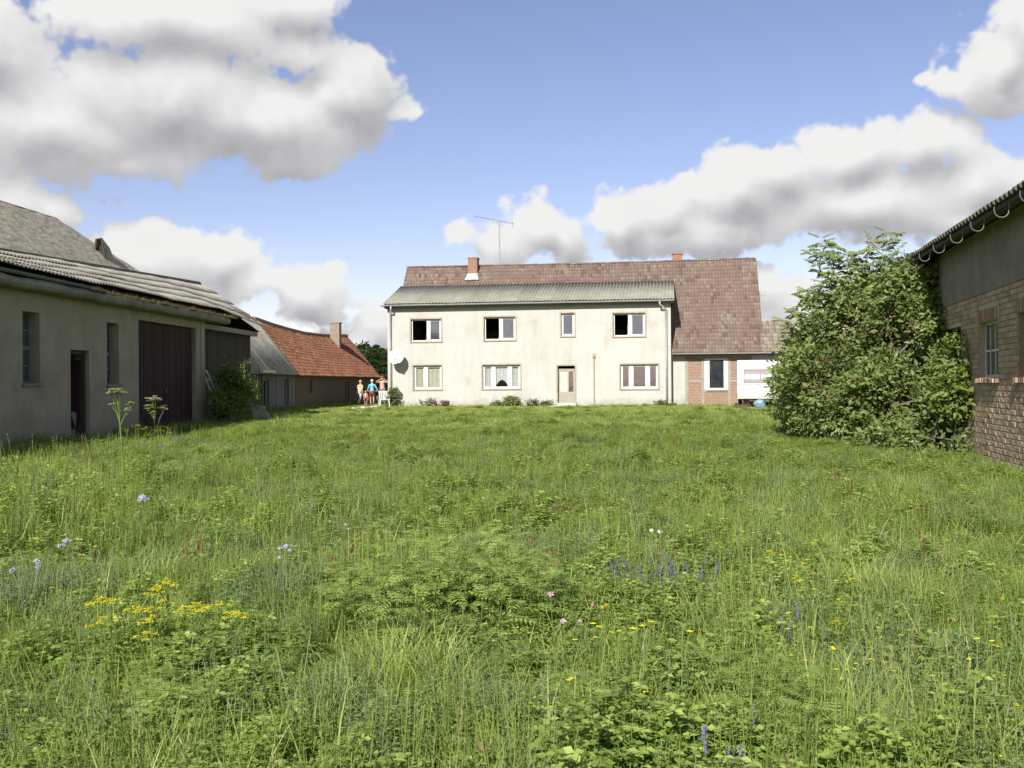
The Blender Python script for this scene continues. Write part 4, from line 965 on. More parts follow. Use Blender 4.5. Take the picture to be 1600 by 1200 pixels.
    bk = MB(); bk.hexa([RF(y(10), 3.4, 5.85), RF(y(33.4), 3.4, 5.85), RF(y(33.4), 6.8, 4.6), RF(y(10), 6.8, 4.6), RF(y(10), 3.4, 5.93), RF(y(33.4), 3.4, 5.93), RF(y(33.4), 6.8, 4.68), RF(y(10), 6.8, 4.68)]); bk.build('rear_roof', 'corrdark', B)
    fa = MB(); fa.hexa([RF(y(10), -.47, 4.19), RF(y(33.4), -.47, 4.47), RF(y(33.4), -.442, 4.47), RF(y(10), -.442, 4.19), RF(y(10), -.47, 4.27), RF(y(33.4), -.47, 4.56), RF(y(33.4), -.442, 4.56), RF(y(10), -.442, 4.27)]); fa.build('fascia', 'darkboard', B)
    g = MB(); g.add([RF(y(33.2), 0, 4.6), RF(y(33.2), 6.3, 4.6), RF(y(33.2), 3.35, 5.9), RF(y(33.0), 0, 4.6), RF(y(33.0), 6.3, 4.6), RF(y(33.0), 3.35, 5.9)], [(0, 1, 2), (3, 5, 4), (0, 3, 4, 1), (1, 4, 5, 2), (2, 5, 3, 0)]); g.build('gable', 'plaster', B)
    for yy in (12.2, 13.8, 15.2, 16.75, 18.35, 19.95, 21.5, 23.1, 24.7, 26.3, 27.9):
        pts = []; c_u = y(yy); r_ = .115
        for q in range(9): a_ = math.pi * (1.0 + q / 8.); pts.append(RF(c_u + .10 * (q / 8. - .5), -.60 + r_ * math.cos(a_) , 4.15 + (yy - 15) * .014 + r_ * math.sin(a_)))
        pts = [RF(c_u - .06, -.60 - r_ + .0, 4.19 + (yy - 15) * .014)] + pts + [RF(c_u + .06, -.475, 4.27 + (yy - 15) * .014)]
        m_ = MB(); m_.tube(pts, .010, 5); m_.build('gutter_hook', mat('dull_hook_metal', [(0, (.10, .10, .095)), (1, (.17, .17, .165))], 9, 4, .7, 0, coord='World') if 'dull_hook_metal' not in bpy.data.materials else bpy.data.materials['dull_hook_metal'], B)
    # vertical stick against the corner
    m_ = MB(); m_.bar(RF(y(20.4), -.35, .05), RF(y(20.75), -.02, 1.35), .035, .035); o = m_.build('wooden_stake', 'timber'); tag(o, 'thin wooden stake leaning on the brick barn wall beside the bush', 'stake')
build_right_barn()

# ------------------------------------------------------------------ trees and shrubs
def leaf_cloud(mb, lobes, n, L=.10, per=6, gap=.0, seed=0, shell=.55, tint=(.2, .9), nscale=1.2, spread=.13, dark_in=True):
    rnd = random.Random(seed); tot = sum(l[3] * l[4] * l[5] for l in lobes)
    for (cx, cy, cz, rx, ry, rz) in lobes:
        k = int(n * rx * ry * rz / tot) + 1
        for _ in range(k):
            while True:
                d = Vector((rnd.gauss(0, 1), rnd.gauss(0, 1), rnd.gauss(0, 1)))
                if d.length > .1: break
            d.normalize()
            if d.z < -.6 and rnd.random() < .5: d.z *= -1
            r = shell + (1.08 - shell) * rnd.random() ** .6
            wob = 1 + .28 * mn.noise(Vector((d.x * 2.2 + cx, d.y * 2.2 + cy, d.z * 2.2 + cz))) + .12 * mn.noise(d * 6)
            p = Vector((cx + d.x * rx * r * wob, cy + d.y * ry * r * wob, cz + d.z * rz * r * wob))
            if p.z < ground(p.x, p.y) + .03: continue
            nn = mn.noise(p * nscale + Vector((seed, 0, 0)))
            if nn < gap and rnd.random() < .85: continue
            out = (d + Vector((0, 0, .45)) + Vector((rnd.uniform(-.6, .6), rnd.uniform(-.6, .6), rnd.uniform(-.4, .4)))).normalized()
            axis = (out + Vector((0, 0, -.35))).normalized(); base_t = tint[0] + (tint[1] - tint[0]) * min(1, max(0, .5 + .6 * nn + .12 * rnd.gauss(0, 1)))
            for q in range(per):
                a = Vector((rnd.uniform(-1, 1), rnd.uniform(-1, 1), rnd.uniform(-.7, .5))) * .8 + axis * .7
                pp = p + Vector((rnd.uniform(-1, 1), rnd.uniform(-1, 1), rnd.uniform(-1, 1))) * spread
                nrm = out + Vector((rnd.uniform(-.7, .7), rnd.uniform(-.7, .7), rnd.uniform(-.3, .6)))
                l = L * rnd.uniform(.5, 1.5); mb.leaf(pp, a, nrm, l, l * rnd.uniform(.42, .62), min(1, max(0, base_t + rnd.uniform(-.18, .18))), .12)

def limb_pts(a, b, sag, rnd, n=6):
    a = Vector(a); b = Vector(b); return [a.lerp(b, i / n) + Vector((rnd.uniform(-1, 1), rnd.uniform(-1, 1), 0)) * sag * math.sin(math.pi * i / n) + Vector((0, 0, sag * .6 * math.sin(math.pi * i / n))) for i in range(n + 1)]

def shrub(name, label, cat, base, lobes, n, seed, stems=9, L=.10, mat_='bush', group=None, **kw):
    t = thing(name, label, cat, base, group); rnd = random.Random(seed)
    mb = MB(); leaf_cloud(mb, lobes, n, L=L, seed=seed, **kw); mb.build('foliage', mat_, t)
    mb = MB()
    for i in range(stems):
        l = lobes[i % len(lobes)]; tgt = (l[0] + rnd.uniform(-.6, .6) * l[3], l[1] + rnd.uniform(-.6, .6) * l[4], l[2] + rnd.uniform(-.1, .75) * l[5])
        b = (base[0] + rnd.uniform(-.35, .35), base[1] + rnd.uniform(-.35, .35), base[2] - .1)
        pts = limb_pts(b, tgt, .35, rnd); mb.tube(pts, [.045 * (1 - i_ / 7.5) + .008 for i_ in range(len(pts))], 5)
        for q in range(3):
            s_ = pts[rnd.randint(2, 5)]; e_ = s_ + Vector((rnd.uniform(-.8, .8), rnd.uniform(-.8, .8), rnd.uniform(.0, .9))) * l[3] * .7
            mb.tube(limb_pts(s_, e_, .1, rnd, 4), [.018, .015, .012, .009, .006], 4)
    mb.build('stems', 'bark', t); return t

def elder():
    # lobes measured on the photograph: centre px, py, distance, half width, half height, depth
    def lobe(px, py, Y, rx, rz, ry): a, b = ray(px, py); return (a * Y, Y, EYE + b * Y, rx / 1600 * Y, ry, rz / 1600 * Y)
    lobes = [lobe(1412, 478, 24.2, 52, 52, .9), lobe(1448, 462, 23.6, 30, 46, .9), lobe(1440, 520, 23.2, 34, 34, .7), lobe(1400, 628, 23.6, 78, 66, 1.3), lobe(1462, 650, 21.8, 34, 50, .8), lobe(1390, 560, 25.2, 55, 60, 1.1), lobe(1472, 590, 22.0, 24, 30, .5), lobe(1455, 694, 20.8, 52, 30, .8), lobe(1395, 690, 22.0, 50, 28, .8), lobe(1490, 700, 20.0, 24, 26, .4), lobe(1425, 430, 24.0, 38, 28, .7), lobe(1478, 640, 20.9, 30, 40, .5), lobe(1455, 500, 22.9, 34, 50, .6)]
    t = shrub('elder_bush', 'tallest dense green bush growing up to the eave of the brick barn', 'bush', (8.7, 23.4, ground(8.7, 23.4)), lobes, 7000, 3, stems=12, gap=.0, shell=.40, nscale=1.3, L=.135, spread=.17)
    lobes = [lobe(1335, 520, 26.5, 62, 60, 1.2), lobe(1296, 606, 25.8, 80, 66, 1.3), lobe(1345, 470, 26.2, 44, 36, .9), lobe(1290, 490, 27.0, 34, 34, .8), lobe(1350, 655, 24.6, 62, 42, 1.1), lobe(1375, 465, 26.0, 30, 40, .7), lobe(1285, 540, 27.2, 36, 40, .9)]
    t = shrub('elder_bush', 'broad middle bush with loose open crown behind the tallest bush', 'bush', (8.3, 25.8, ground(8.3, 25.8)), lobes, 5200, 5, stems=16, gap=.02, shell=.38, nscale=1.3, L=.135, spread=.18)
    # long arching sprays that stand free above the crown
    rnd = random.Random(8); sp = MB(); tw = MB()
    for (px, py, Y) in [(1285, 372, 27), (1300, 385, 26.5), (1322, 400, 27), (1268, 392, 27), (1277, 415, 27), (1345, 405, 26.5), (1388, 362, 26), (1362, 380, 26), (1378, 392, 26), (1356, 420, 26), (1300, 430, 26.5), (1330, 440, 26.5), (1258, 452, 28), (1290, 460, 27), (1240, 480, 28.5), (1262, 490, 28), (1320, 462, 26.5), (1226, 500, 29), (1395, 420, 25.5), (1410, 430, 25)]:
        a, b = ray(px, py); tip = Vector((a * Y, Y, EYE + b * Y)); root = tip + Vector((rnd.uniform(-.2, 1.0) * (1 if px < 1330 else .4), rnd.uniform(-.6, .3), -rnd.uniform(.9, 1.5)))
        pts = limb_pts(root, tip, .18, rnd, 7); tw.tube(pts, [.022 - .0025 * i for i in range(8)], 4)
        for i in range(3, 8):
            p = pts[i]
            for s_ in range(4):
                d = Vector((rnd.uniform(-1, 1), rnd.uniform(-1, 1), rnd.uniform(-.35, .45))).normalized(); q = p + d * .05; tt = rnd.uniform(.35, .95)
                tw.tube([q, q + d * .22], .004, 3)
                for lf in range(7):
                    c = q + d * (.05 + .035 * lf); sd_ = d.cross(Vector((0, 0, 1))).normalized() * (1 if lf % 2 else -1)
                    sp.leaf(c, (sd_ + d * .6 + Vector((0, 0, -.25))), (rnd.uniform(-.3, .3), -.8, .6), .15 * rnd.uniform(.7, 1.2), .075, min(1, tt + rnd.uniform(-.1, .1)), .12)
    sp.build('arching_sprays', 'bush', t); tw.build('twigs', 'bark', t)
    lobes = [lobe(1256, 585, 29.0, 34, 50, .9), lobe(1238, 632, 28.0, 28, 30, .9), lobe(1275, 655, 26.4, 36, 28, .9), lobe(1250, 535, 29.5, 20, 24, .6)]
    shrub('sprawling_bush', 'lower sprawling bush hiding the right end of the caravan', 'bush', (8.1, 28.4, ground(8.1, 28.4)), lobes, 2000, 6, stems=12, gap=-.1, shell=.35, L=.13, spread=.2, tint=(.35, 1.))
    rs = MB(); leaf_cloud(rs, [lobe(1232, 600, 28.2, 24, 34, .6), (8.6, 23.4, 2.9, .8, 1.0, .5), (7.7, 23.6, 1.6, .9, .8, .7), (8.6, 21.9, .8, .7, .7, .6)], 200, L=.06, per=6, seed=21, spread=.09, shell=.9); o = rs.build('berry_sprays', 'bushred', t)
    # sapling by the dark doorway
    lobes = [lobe(1493, 565, 20.4, 26, 36, .4), lobe(1488, 620, 20.2, 26, 30, .4)]
    shrub('sapling', 'small leafy sapling in front of the dark doorway of the brick barn', 'shrub', (9.0, 20.8, ground(9, 20.8)), lobes, 520, 9, stems=3, L=.13, spread=.13, shell=.25, mat_='bushlight')
    # left shrub in front of the blackened boards
    lobes = [lobe(368, 610, 36, 25, 26, .6), lobe(350, 628, 35.4, 18, 22, .5), lobe(388, 628, 36.4, 18, 24, .5), lobe(348, 590, 35.8, 12, 16, .4)]
    t = shrub('wild_shrub', 'light green shrub growing in front of the blackened board wall', 'shrub', (-9.9, 35.9, ground(-9.9, 36)), lobes, 1300, 12, stems=8, gap=-.05, shell=.35, L=.12, spread=.17, mat_='bushlight')
    ar = MB(); tw = MB()
    for (px, py) in [(398, 556), (385, 560), (372, 566), (340, 562), (330, 575), (352, 560)]:
        a, b = ray(px, py); Y = 35.6; tip = Vector((a * Y, Y, EYE + b * Y)); pts = limb_pts((-9.95, 35.9, 1.2), tip, .25, rnd, 6); tw.tube(pts, [.016 - .002 * i for i in range(7)], 4)
        for p in pts[2:]:
            for _ in range(9): d = Vector((rnd.uniform(-1, 1), rnd.uniform(-1, 1), rnd.uniform(-.6, .3))); ar.leaf(p + d * .08, d, (0, 0, 1), .14, .06, rnd.random(), .12)
    ar.build('arching_sprays', 'bushlight', t); tw.build('twigs', 'bark', t)
elder()

def house_plants():
    for (u, v, w, h, m_, lab, n) in [(.45, -.45, .30, 1.05, 'bushlight', 'slender green shrub at the left corner of the farmhouse below the dish', 330), (2.55, -.40, .42, .50, 'bushlight', 'low leafy plant below the left ground floor window', 170), (3.3, -.35, .22, .28, 'bushred', 'short reddish stalks right of the leafy plant under the window', 60),
            (7.1, -.55, .50, .50, 'bush', 'rounded dark dome shaped shrub against the farmhouse front', 420), (6.35, -.4, .35, .18, 'bush', 'low dark tuft left of the dome shaped shrub', 60), (8.35, -.45, .38, .38, 'bushlight', 'loose low plant between dome shaped shrub and front door', 110), (9.1, -.4, .22, .22, 'bushlight', 'tiny tuft of weeds just left of the front door', 50), (15.3, -.3, .18, .24, 'bushlight', 'tiny weeds at the foot of the right downpipe', 40)]:
        p = HF(u, v, 0); g = ground(p[0], p[1]); shrub('wall_shrub', lab, 'shrub', (p[0], p[1], g), [(p[0], p[1], g + h * .5, w, w * .7, h * .5)], n, int(u * 10), stems=4, L=.10, mat_=m_, spread=.08, shell=.25)
house_plants()

def far_trees():
    protos = []; rnd_ = random.Random(3)
    for k in range(3):
        rnd = random.Random(40 + k); t = thing('conifer' if k != 1 else 'leafy_tree', 'x', 'tree'); mb = MB()
        if k != 1:
            for i in range(2600):
                h = rnd.random() ** .8; z = .8 + 8.2 * h; r = (1 - h) ** .8 * 2.5 * (.6 + .4 * rnd.random()) * (1 + .25 * math.sin(z * 5)); a = rnd.uniform(0, 6.283)
                d = Vector((math.cos(a), math.sin(a), -.25)); mb.leaf((r * math.cos(a), r * math.sin(a), z), d, (0, 0, 1), .55 * rnd.uniform(.6, 1.2), .26, rnd.random(), .1)
        else: leaf_cloud(mb, [(0, 0, 5.6, 2.6, 2.6, 2.6), (1.2, .5, 4.2, 1.8, 1.8, 1.8), (-1.4, -.4, 4.5, 1.9, 1.9, 1.9)], 1000, L=.5, per=4, seed=k, spread=.35, gap=-.3)
        mb.build('crown', 'far', t); mb = MB(); mb.tube([(0, 0, -.3), (0, 0, 4), (0, 0, 8)], [.2, .13, .04], 6); mb.build('trunk', 'bark', t); protos.append(t)
    # measured tops of the dark wood that shows between stable and farmhouse
    spots = [(548, 535, 128), (556, 532, 133), (564, 538, 126), (572, 536, 135), (580, 540, 125), (588, 538, 131), (596, 543, 127), (604, 541, 135), (540, 528, 138), (612, 540, 128), (560, 541, 118), (584, 545, 117), (602, 549, 116),
             (1186, 512, 120), (1197, 516, 113), (1210, 512, 125), (1222, 515, 118), (1236, 512, 126), (1250, 516, 117), (1266, 512, 124)]
    names = ['leftmost', 'second', 'third', 'fourth', 'fifth', 'sixth', 'seventh', 'eighth']
    for i, (px, py, Y) in enumerate(spots):
        p = protos[i % 3]; o = p if i < 3 else copy_tree(p); a, b = ray(px, py); H_ = EYE + b * Y - .35; s_ = H_ / 9.0
        o.location = (a * Y, Y, .35); o.scale = (s_ * 1.25, s_ * 1.25, s_); o.rotation_euler = (0, 0, i * 1.7)
        left = px < 700
        o['label'] = 'dark green tree in the distant wood between orange roofed stable and farmhouse' if left else 'distant dark tree behind the bush to the right of the farmhouse'
        o['group'] = 'distant trees between stable and farmhouse' if left else 'distant trees right of the farmhouse'; o['category'] = 'tree'
    wd = MB()
    for i in range(9000):
        x = rnd_.uniform(-75, 75); Y = 150 + rnd_.uniform(-6, 10); top = (5.2 + 2.2 * mn.noise(Vector((x * .09, 0, 7.))) + 1.6 * mn.noise(Vector((x * .45, 0, 2.)))); z = .4 + top * rnd_.random() ** .7
        wd.leaf((x, Y - 3 * (1 - z / 9), z), (rnd_.uniform(-1, 1), rnd_.uniform(-1, 0), rnd_.uniform(-.6, .6)), (0, -.5, 1), 1.3, .8, rnd_.random(), .1)
    o = wd.build('distant_wood', 'far'); tag(o, 'low dark wood on the horizon behind the farmyard', None, kind='stuff')
    # pole with cross-arms behind the roof
    Y = 90; a, b = ray(1186, 456); t = thing('utility_pole', 'thin utility pole with cross arms rising behind the right roof edge', 'pole', (a * Y, Y, .35)); ztop = EYE + b * Y
    mb = MB(); mb.tube([(a * Y, Y, .3), (a * Y, Y, ztop)], .10, 6); mb.build('pole', 'timber', t)
    for dz in (.35, 1.0, 1.6): mb = MB(); mb.bar((a * Y - .55, Y, ztop - dz), (a * Y + .55, Y, ztop - dz + .04), .05, .06); mb.build('cross_arm', 'iron', t)
far_trees()

# ------------------------------------------------------------------ caravan
def build_caravan():
    Y = 50.5; x0, x1 = (1151 - 800) / 1600 * Y, (1218 - 800) / 1600 * Y; t = thing('caravan', 'white touring caravan with pinkish curtained window parked beside the bush', 'caravan', ((x0 + x1) / 2, Y + 1.6, .35))
    z0, z1 = .78, 2.70; d = 3.6; prof = []
    # end panel leans back above and below the waist
    side = [(0.10, z0), (0.0, z0 + .25), (0.0, z0 + 1.05), (.10, z0 + 1.6), (.30, z1 - .06), (.45, z1), (d - .3, z1), (d - .1, z1 - .2), (d, z0 + 1.1), (d, z0)]
    mb = MB(); k = len(side); vs = [(x0, Y + a, b) for a, b in side] + [(x1, Y + a, b) for a, b in side]
    mb.add(vs, [(i, (i + 1) % k, k + (i + 1) % k, k + i) for i in range(k)] + [tuple(range(k - 1, -1, -1)), tuple(range(k, 2 * k))]); mb.build('body', 'caravan', t)
    wx0, wx1 = x0 + .34, x1 - .42; wz0, wz1 = z0 + .86, z0 + 1.42
    mb = MB()
    def fy(z): return Y - .012 + (0 if z < z0 + 1.05 else (z - z0 - 1.05) * .18)
    def strip(a, b, za, zb, off, o_=.02): mb.hexa([(a, fy(za) - off, za), (b, fy(za) - off, za), (b, fy(za) - off + o_, za), (a, fy(za) - off + o_, za), (a, fy(zb) - off, zb), (b, fy(zb) - off, zb), (b, fy(zb) - off + o_, zb), (a, fy(zb) - off + o_, zb)])
    strip(wx0 - .05, wx1 + .05, wz0 - .05, wz0, .02); strip(wx0 - .05, wx1 + .05, wz1, wz1 + .05, .02); strip(wx0 - .05, wx0, wz0, wz1, .02); strip(wx1, wx1 + .05, wz0, wz1, .02); strip((wx0 + wx1) / 2 + .08, (wx0 + wx1) / 2 + .13, wz0, wz1, .02)
    w = mb.build('window', mat('caravan_window_rubber', [(0, (.26, .17, .17)), (1, (.34, .24, .23))], 3, 3, .7), t); mb = MB(); strip(wx0, wx1, wz0, wz1, .0, .010); mb.build('curtain', 'pinkcurtain', w); mb = MB(); strip(wx0, wx1, wz0, wz1, .012, .004); mb.build('pane', 'clearglass', w)
    mb = MB(); strip(x0 + .02, x1 - .02, z0 + .70, z0 + .73, .012); mb.build('trim', 'stone', t); mb = MB(); strip(x1 - .75, x1 - .62, z0 + .35, z0 + .50, .02); mb.build('locker', 'stone', t)
    for yy in (1.7,):
        for xx in (x0 + .12, x1 - .12):
            mb = MB(); mb.tube([(xx - .09, Y + yy, .66), (xx + .09, Y + yy, .66)], .31, 16); wq = mb.build('wheel', 'rubber', t); mb = MB(); mb.tube([(xx - .10, Y + yy, .66), (xx + .10, Y + yy, .66)], .17, 12); mb.build('rim', 'iron', wq)
    mb = MB(); mb.box(x0 + .1, x1 - .1, Y + .25, Y + 3.3, z0 - .12, z0); mb.build('chassis', 'rubber', t)
    mb = MB(); mb.bar(((x0 + x1) / 2 - .5, Y + .3, z0 - .08), ((x0 + x1) / 2, Y - .9, z0 - .12), .07); mb.bar(((x0 + x1) / 2 + .5, Y + .3, z0 - .08), ((x0 + x1) / 2, Y - .9, z0 - .12), .07); mb.build('drawbar', 'rust', t)
    for xx in (x0 + .25, x1 - .3): mb = MB(); mb.bar((xx, Y + .2, .36), (xx, Y + .2, z0), .05); mb.build('corner_leg', 'rust', t)
    mb = MB()  # row of dark blocks of uneven height beneath the body
    for q in range(14): mb.box(x0 + .1 + q * .13, x0 + .22 + q * .13, Y + .5, Y + .9, .3, .48 + random.uniform(0, .2), random.random())
    mb = mb.build('dark_blocks', 'darkboard'); tag(mb, 'row of dark blocks on the ground under the caravan', None, kind='stuff')
    t.rotation_euler = (0, 0, -R(12.5)); t.location.x += .42
    c = ((1187 - 800) / 1600 * 48.6, 48.6, .35); t = thing('plastic_bag', 'crumpled blue plastic bag lying on the grass before the caravan', 'bag', c); mb = MB(); vs = []; k = 12
    for i in range(8):
        ph = math.pi * i / 7
        for j in range(k):
            a_ = 2 * math.pi * j / k; r_ = .26 * math.sin(ph) * (1 + .3 * mn.noise(Vector((math.cos(a_) * 2, math.sin(a_) * 2, i * .8)))) + .01
            vs.append((c[0] + r_ * math.cos(a_), c[1] + r_ * math.sin(a_), c[2] + .20 + .24 * math.cos(ph) + .06 * mn.noise(Vector((j, i, 0)))))
    mb.add(vs, [(i * k + j, (i + 1) * k + j, (i + 1) * k + (j + 1) % k, i * k + (j + 1) % k) for i in range(7) for j in range(k)]); mb.build('bag', 'bluetarp', t)
build_caravan()

# ------------------------------------------------------------------ people, chair
def skinned(name, verts, edges, radii, m, parent, sub=2):
    me = bpy.data.meshes.new(name); w = WL[parent.name]; me.from_pydata([tuple(Vector(v) - Vector(w)) for v in verts], edges, [])
    o = bpy.data.objects.new(name, me); COL.objects.link(o); o.parent = parent; WL[o.name] = w
    sk = o.modifiers.new('skin', 'SKIN'); 
    for i, r_ in enumerate(radii):
        me.skin_vertices[0].data[i].radius = r_ if isinstance(r_, tuple) else (r_, r_)
    me.skin_vertices[0].data[0].use_root = True
    ss = o.modifiers.new('sub', 'SUBSURF'); ss.levels = sub; ss.render_levels = sub; me.materials.append(M[m]); sk.use_smooth_shade = True
    return o
def person(label, x, y, H, face, arms, shirt, legm, hair, stride=.10, sleeves=True, short=False, lean=0.):
    g = ground(x, y); t = thing('person', label, 'person', (x, y, g)); s_ = H / 1.7; f = Vector((math.sin(face), -math.cos(face), 0)); r_ = Vector((math.cos(face), math.sin(face), 0))
    def pt(a, b, z): return Vector((x, y, g)) + (r_ * a + f * (b + lean * max(0, z - .9)) + Vector((0, 0, z))) * s_
    L, R_ = arms
    V = [pt(0, 0, .95), pt(0, 0, 1.12), pt(0, 0, 1.32), pt(0, .0, 1.42), pt(0, .01, 1.49), pt(0, .02, 1.57), pt(0, .02, 1.66),
         pt(.17, 0, 1.38), pt(*R_[0]), pt(*R_[1]), pt(*R_[2]), pt(-.17, 0, 1.38), pt(*L[0]), pt(*L[1]), pt(*L[2]),
         pt(.10, 0, .86), pt(.11, stride * .5, .48), pt(.11, stride * .3, .09), pt(.12, stride * .3 + .14, .04), pt(-.10, 0, .86), pt(-.11, -stride * .3, .48), pt(-.11, -stride, .09), pt(-.12, -stride + .14, .04)]
    E_ = [(0, 1), (1, 2), (2, 3), (3, 4), (4, 5), (5, 6), (3, 7), (7, 8), (8, 9), (9, 10), (3, 11), (11, 12), (12, 13), (13, 14), (0, 15), (15, 16), (16, 17), (17, 18), (0, 19), (19, 20), (20, 21), (21, 22)]
    Rd = [.135, .125, .13, .09, .05, .085, .07, .055, .043, .034, .03, .055, .043, .034, .03, .085, .055, .038, .035, .085, .055, .038, .035]
    skinned('body', V, E_, [q * s_ for q in Rd], 'skin', t)
    # shirt
    si = [1, 0, 2, 3, 7, 8, 11, 12]; vv = [V[1], V[0], V[2], V[3], V[7], V[8] if sleeves else V[7].lerp(V[8], .4), V[11], V[12] if sleeves else V[11].lerp(V[12], .4)]
    skinned('shirt', vv, [(0, 1), (0, 2), (2, 3), (3, 4), (4, 5), (3, 6), (6, 7)], [q * s_ for q in [.155, .16, .158, .105, .078, .062, .078, .062]], shirt, t)
    b = .5 if short else 1.; vv = [V[0] + Vector((0, 0, -.02)), V[15], V[15].lerp(V[16], .8), V[19], V[19].lerp(V[20], .8)]; ee = [(0, 1), (1, 2), (0, 3), (3, 4)]; rr = [.15, .105, .085, .105, .085]
    if not short: vv += [V[16], V[17] + Vector((0, 0, .05)), V[20], V[21] + Vector((0, 0, .05))]; ee += [(2, 5), (5, 6), (4, 7), (7, 8)]; rr += [.078, .06, .078, .06]
    skinned('shorts' if short else 'trousers', vv, ee, [q * s_ for q in rr], legm, t)
    hd = V[5].lerp(V[6], .5); mb = MB(); c = hd + Vector((0, 0, .02)) - f * .018; mb.ball(tuple(c + Vector((0, 0, .035 * s_))), .108 * s_, 12, 0., 1.05); mb.build('hair', hair, t, smooth=True)
    mb = MB(); fc = hd + f * .088 * s_
    mb.ball(tuple(fc + Vector((0, 0, -.01))), .014 * s_, 6); mb.build('nose', 'skin', t)
    for k_, (arm, sg) in enumerate(((R_, 1), (L, -1))):
        w_ = pt(*arm[2]); e_ = pt(*arm[1]); d = (w_ - e_).normalized(); sdv = d.cross(f if abs(d.dot(f)) < .9 else r_).normalized(); mb = MB()
        mb.bar(w_ - d * .01, w_ + d * .08 * s_, .075 * s_, .03 * s_)
        for q in range(4): o_ = sdv * (.027 - .018 * q) * s_; mb.tube([w_ + d * .075 * s_ + o_, w_ + d * (.12 + (.012 if q in (1, 2) else 0)) * s_ + o_, w_ + d * .15 * s_ + o_ * .8 + f * .015], [.009 * s_, .008 * s_, .006 * s_], 5)
        mb.tube([w_ + d * .02 * s_ + sdv * .035 * s_, w_ + d * .07 * s_ + sdv * .065 * s_], [.011 * s_, .008 * s_], 5); mb.build('hand', 'skin', t)
    for (a_, b_) in ((17, 18), (21, 22)): mb = MB(); p, q = V[a_], V[b_]; mb.tube([p - f * .05 + Vector((0, 0, -.05)), p + Vector((0, 0, -.03)), q + Vector((0, 0, -.012))], [.045 * s_, .055 * s_, .035 * s_], 7); mb.build('shoe', 'rubber', t)
def at(px, Y): return ray(px, 620)[0] * Y
HIP = (((-.30, -.02, 1.20), (-.40, .02, .98), (-.20, .12, .96)), ((.26, .02, 1.16), (.27, .06, .94), (.24, .12, .80)))
person('person in pale yellow top and light trousers walking beside the dark stable wall', at(562, 63), 63, 1.50, 2.5, (((-.24, -.04, 1.14), (-.28, .02, .92), (-.22, .12, .76)), ((.25, .02, 1.15), (.34, .05, .98), (.20, .16, .95))), 'yshirt', 'paletrouser', 'hairfair', .28, lean=.12)
person('person in light blue shirt and dark red shorts facing away with hand on hip', at(581.5, 63.5), 63.5, 1.54, 3.0, (HIP[0], (((.27, .0, 1.16), (.36, .02, .98), (.20, .10, .96)))), 'bshirt', 'redshort', 'hairgrey', .05, short=True)
person('person in pink top with raised elbows standing at the farmhouse corner', at(597.5, 65.5), 65.5, 1.78, .1, (((-.33, .04, 1.36), (-.36, .08, 1.40), (-.15, .12, 1.52)), ((.33, .04, 1.36), (.36, .08, 1.40), (.15, .12, 1.52))), 'pshirt', 'navy', 'hairbrown', .04, sleeves=False)
person('small child in reddish clothes between the yellow and blue dressed people', at(571.5, 62.4), 62.4, .86, .4, (((-.24, .02, 1.16), (-.27, .05, .94), (-.24, .10, .76)), ((.24, .02, 1.16), (.27, .05, .94), (.24, .10, .76))), 'pshirt', 'redshort', 'hairfair', .05, short=True)
def chair():
    x, y = at(600, 57.2), 57.2; g = ground(x, y); t = thing('garden_chair', 'white plastic garden chair standing at the left corner of the farmhouse', 'chair', (x, y, g)); cs = math.cos(.3); sn = math.sin(.3)
    def p(a, b, z): return (x + a * cs - b * sn, y + a * sn + b * cs, g + z)
    mb = MB(); mb.hexa([p(-.24, -.22, .42), p(.24, -.22, .42), p(.22, .22, .40), p(-.22, .22, .40), p(-.24, -.22, .45), p(.24, -.22, .45), p(.22, .22, .43), p(-.22, .22, .43)]); mb.build('seat', 'caravan', t)
    for i in range(5): mb = MB(); a = -.19 + i * .095; mb.bar(p(a, .21, .44), p(a * 1.1, .32, .86), .055, .018); mb.build('back_slat', 'caravan', t)
    mb = MB(); mb.bar(p(-.26, .32, .88), p(.26, .32, .88), .03, .06); mb.build('back_rail', 'caravan', t)
    for (a, b) in ((-1, -1), (1, -1), (-1, 1), (1, 1)): mb = MB(); mb.bar(p(a * .23, b * .20, .42), p(a * .29, b * .27, 0), .05, .035); mb.build('leg', 'caravan', t)
    for a in (-1, 1): mb = MB(); mb.bar(p(a * .27, -.22, .64), p(a * .27, .28, .66), .05, .025); mb.bar(p(a * .27, -.20, .42), p(a * .27, -.20, .64), .04, .03); mb.build('armrest', 'caravan', t)
chair()
names = ['leftmost', 'second from the left', 'third from the left', 'fourth from the left', 'fifth from the left', 'rightmost']
for i, px in enumerate((552, 559, 567, 574, 581, 588)):
    Y = 52.5 + i * .5; x = at(px, Y); mb = MB(); mb.ball((x, Y, ground(x, Y) + .05), .13 + .03 * (i % 3), 7, 0., .55); o = mb.build('edging_stone', 'stone'); tag(o, names[i] + ' of the whitish stones lying in the grass left of the chair', 'stone', 'whitish stones in the grass before the people')

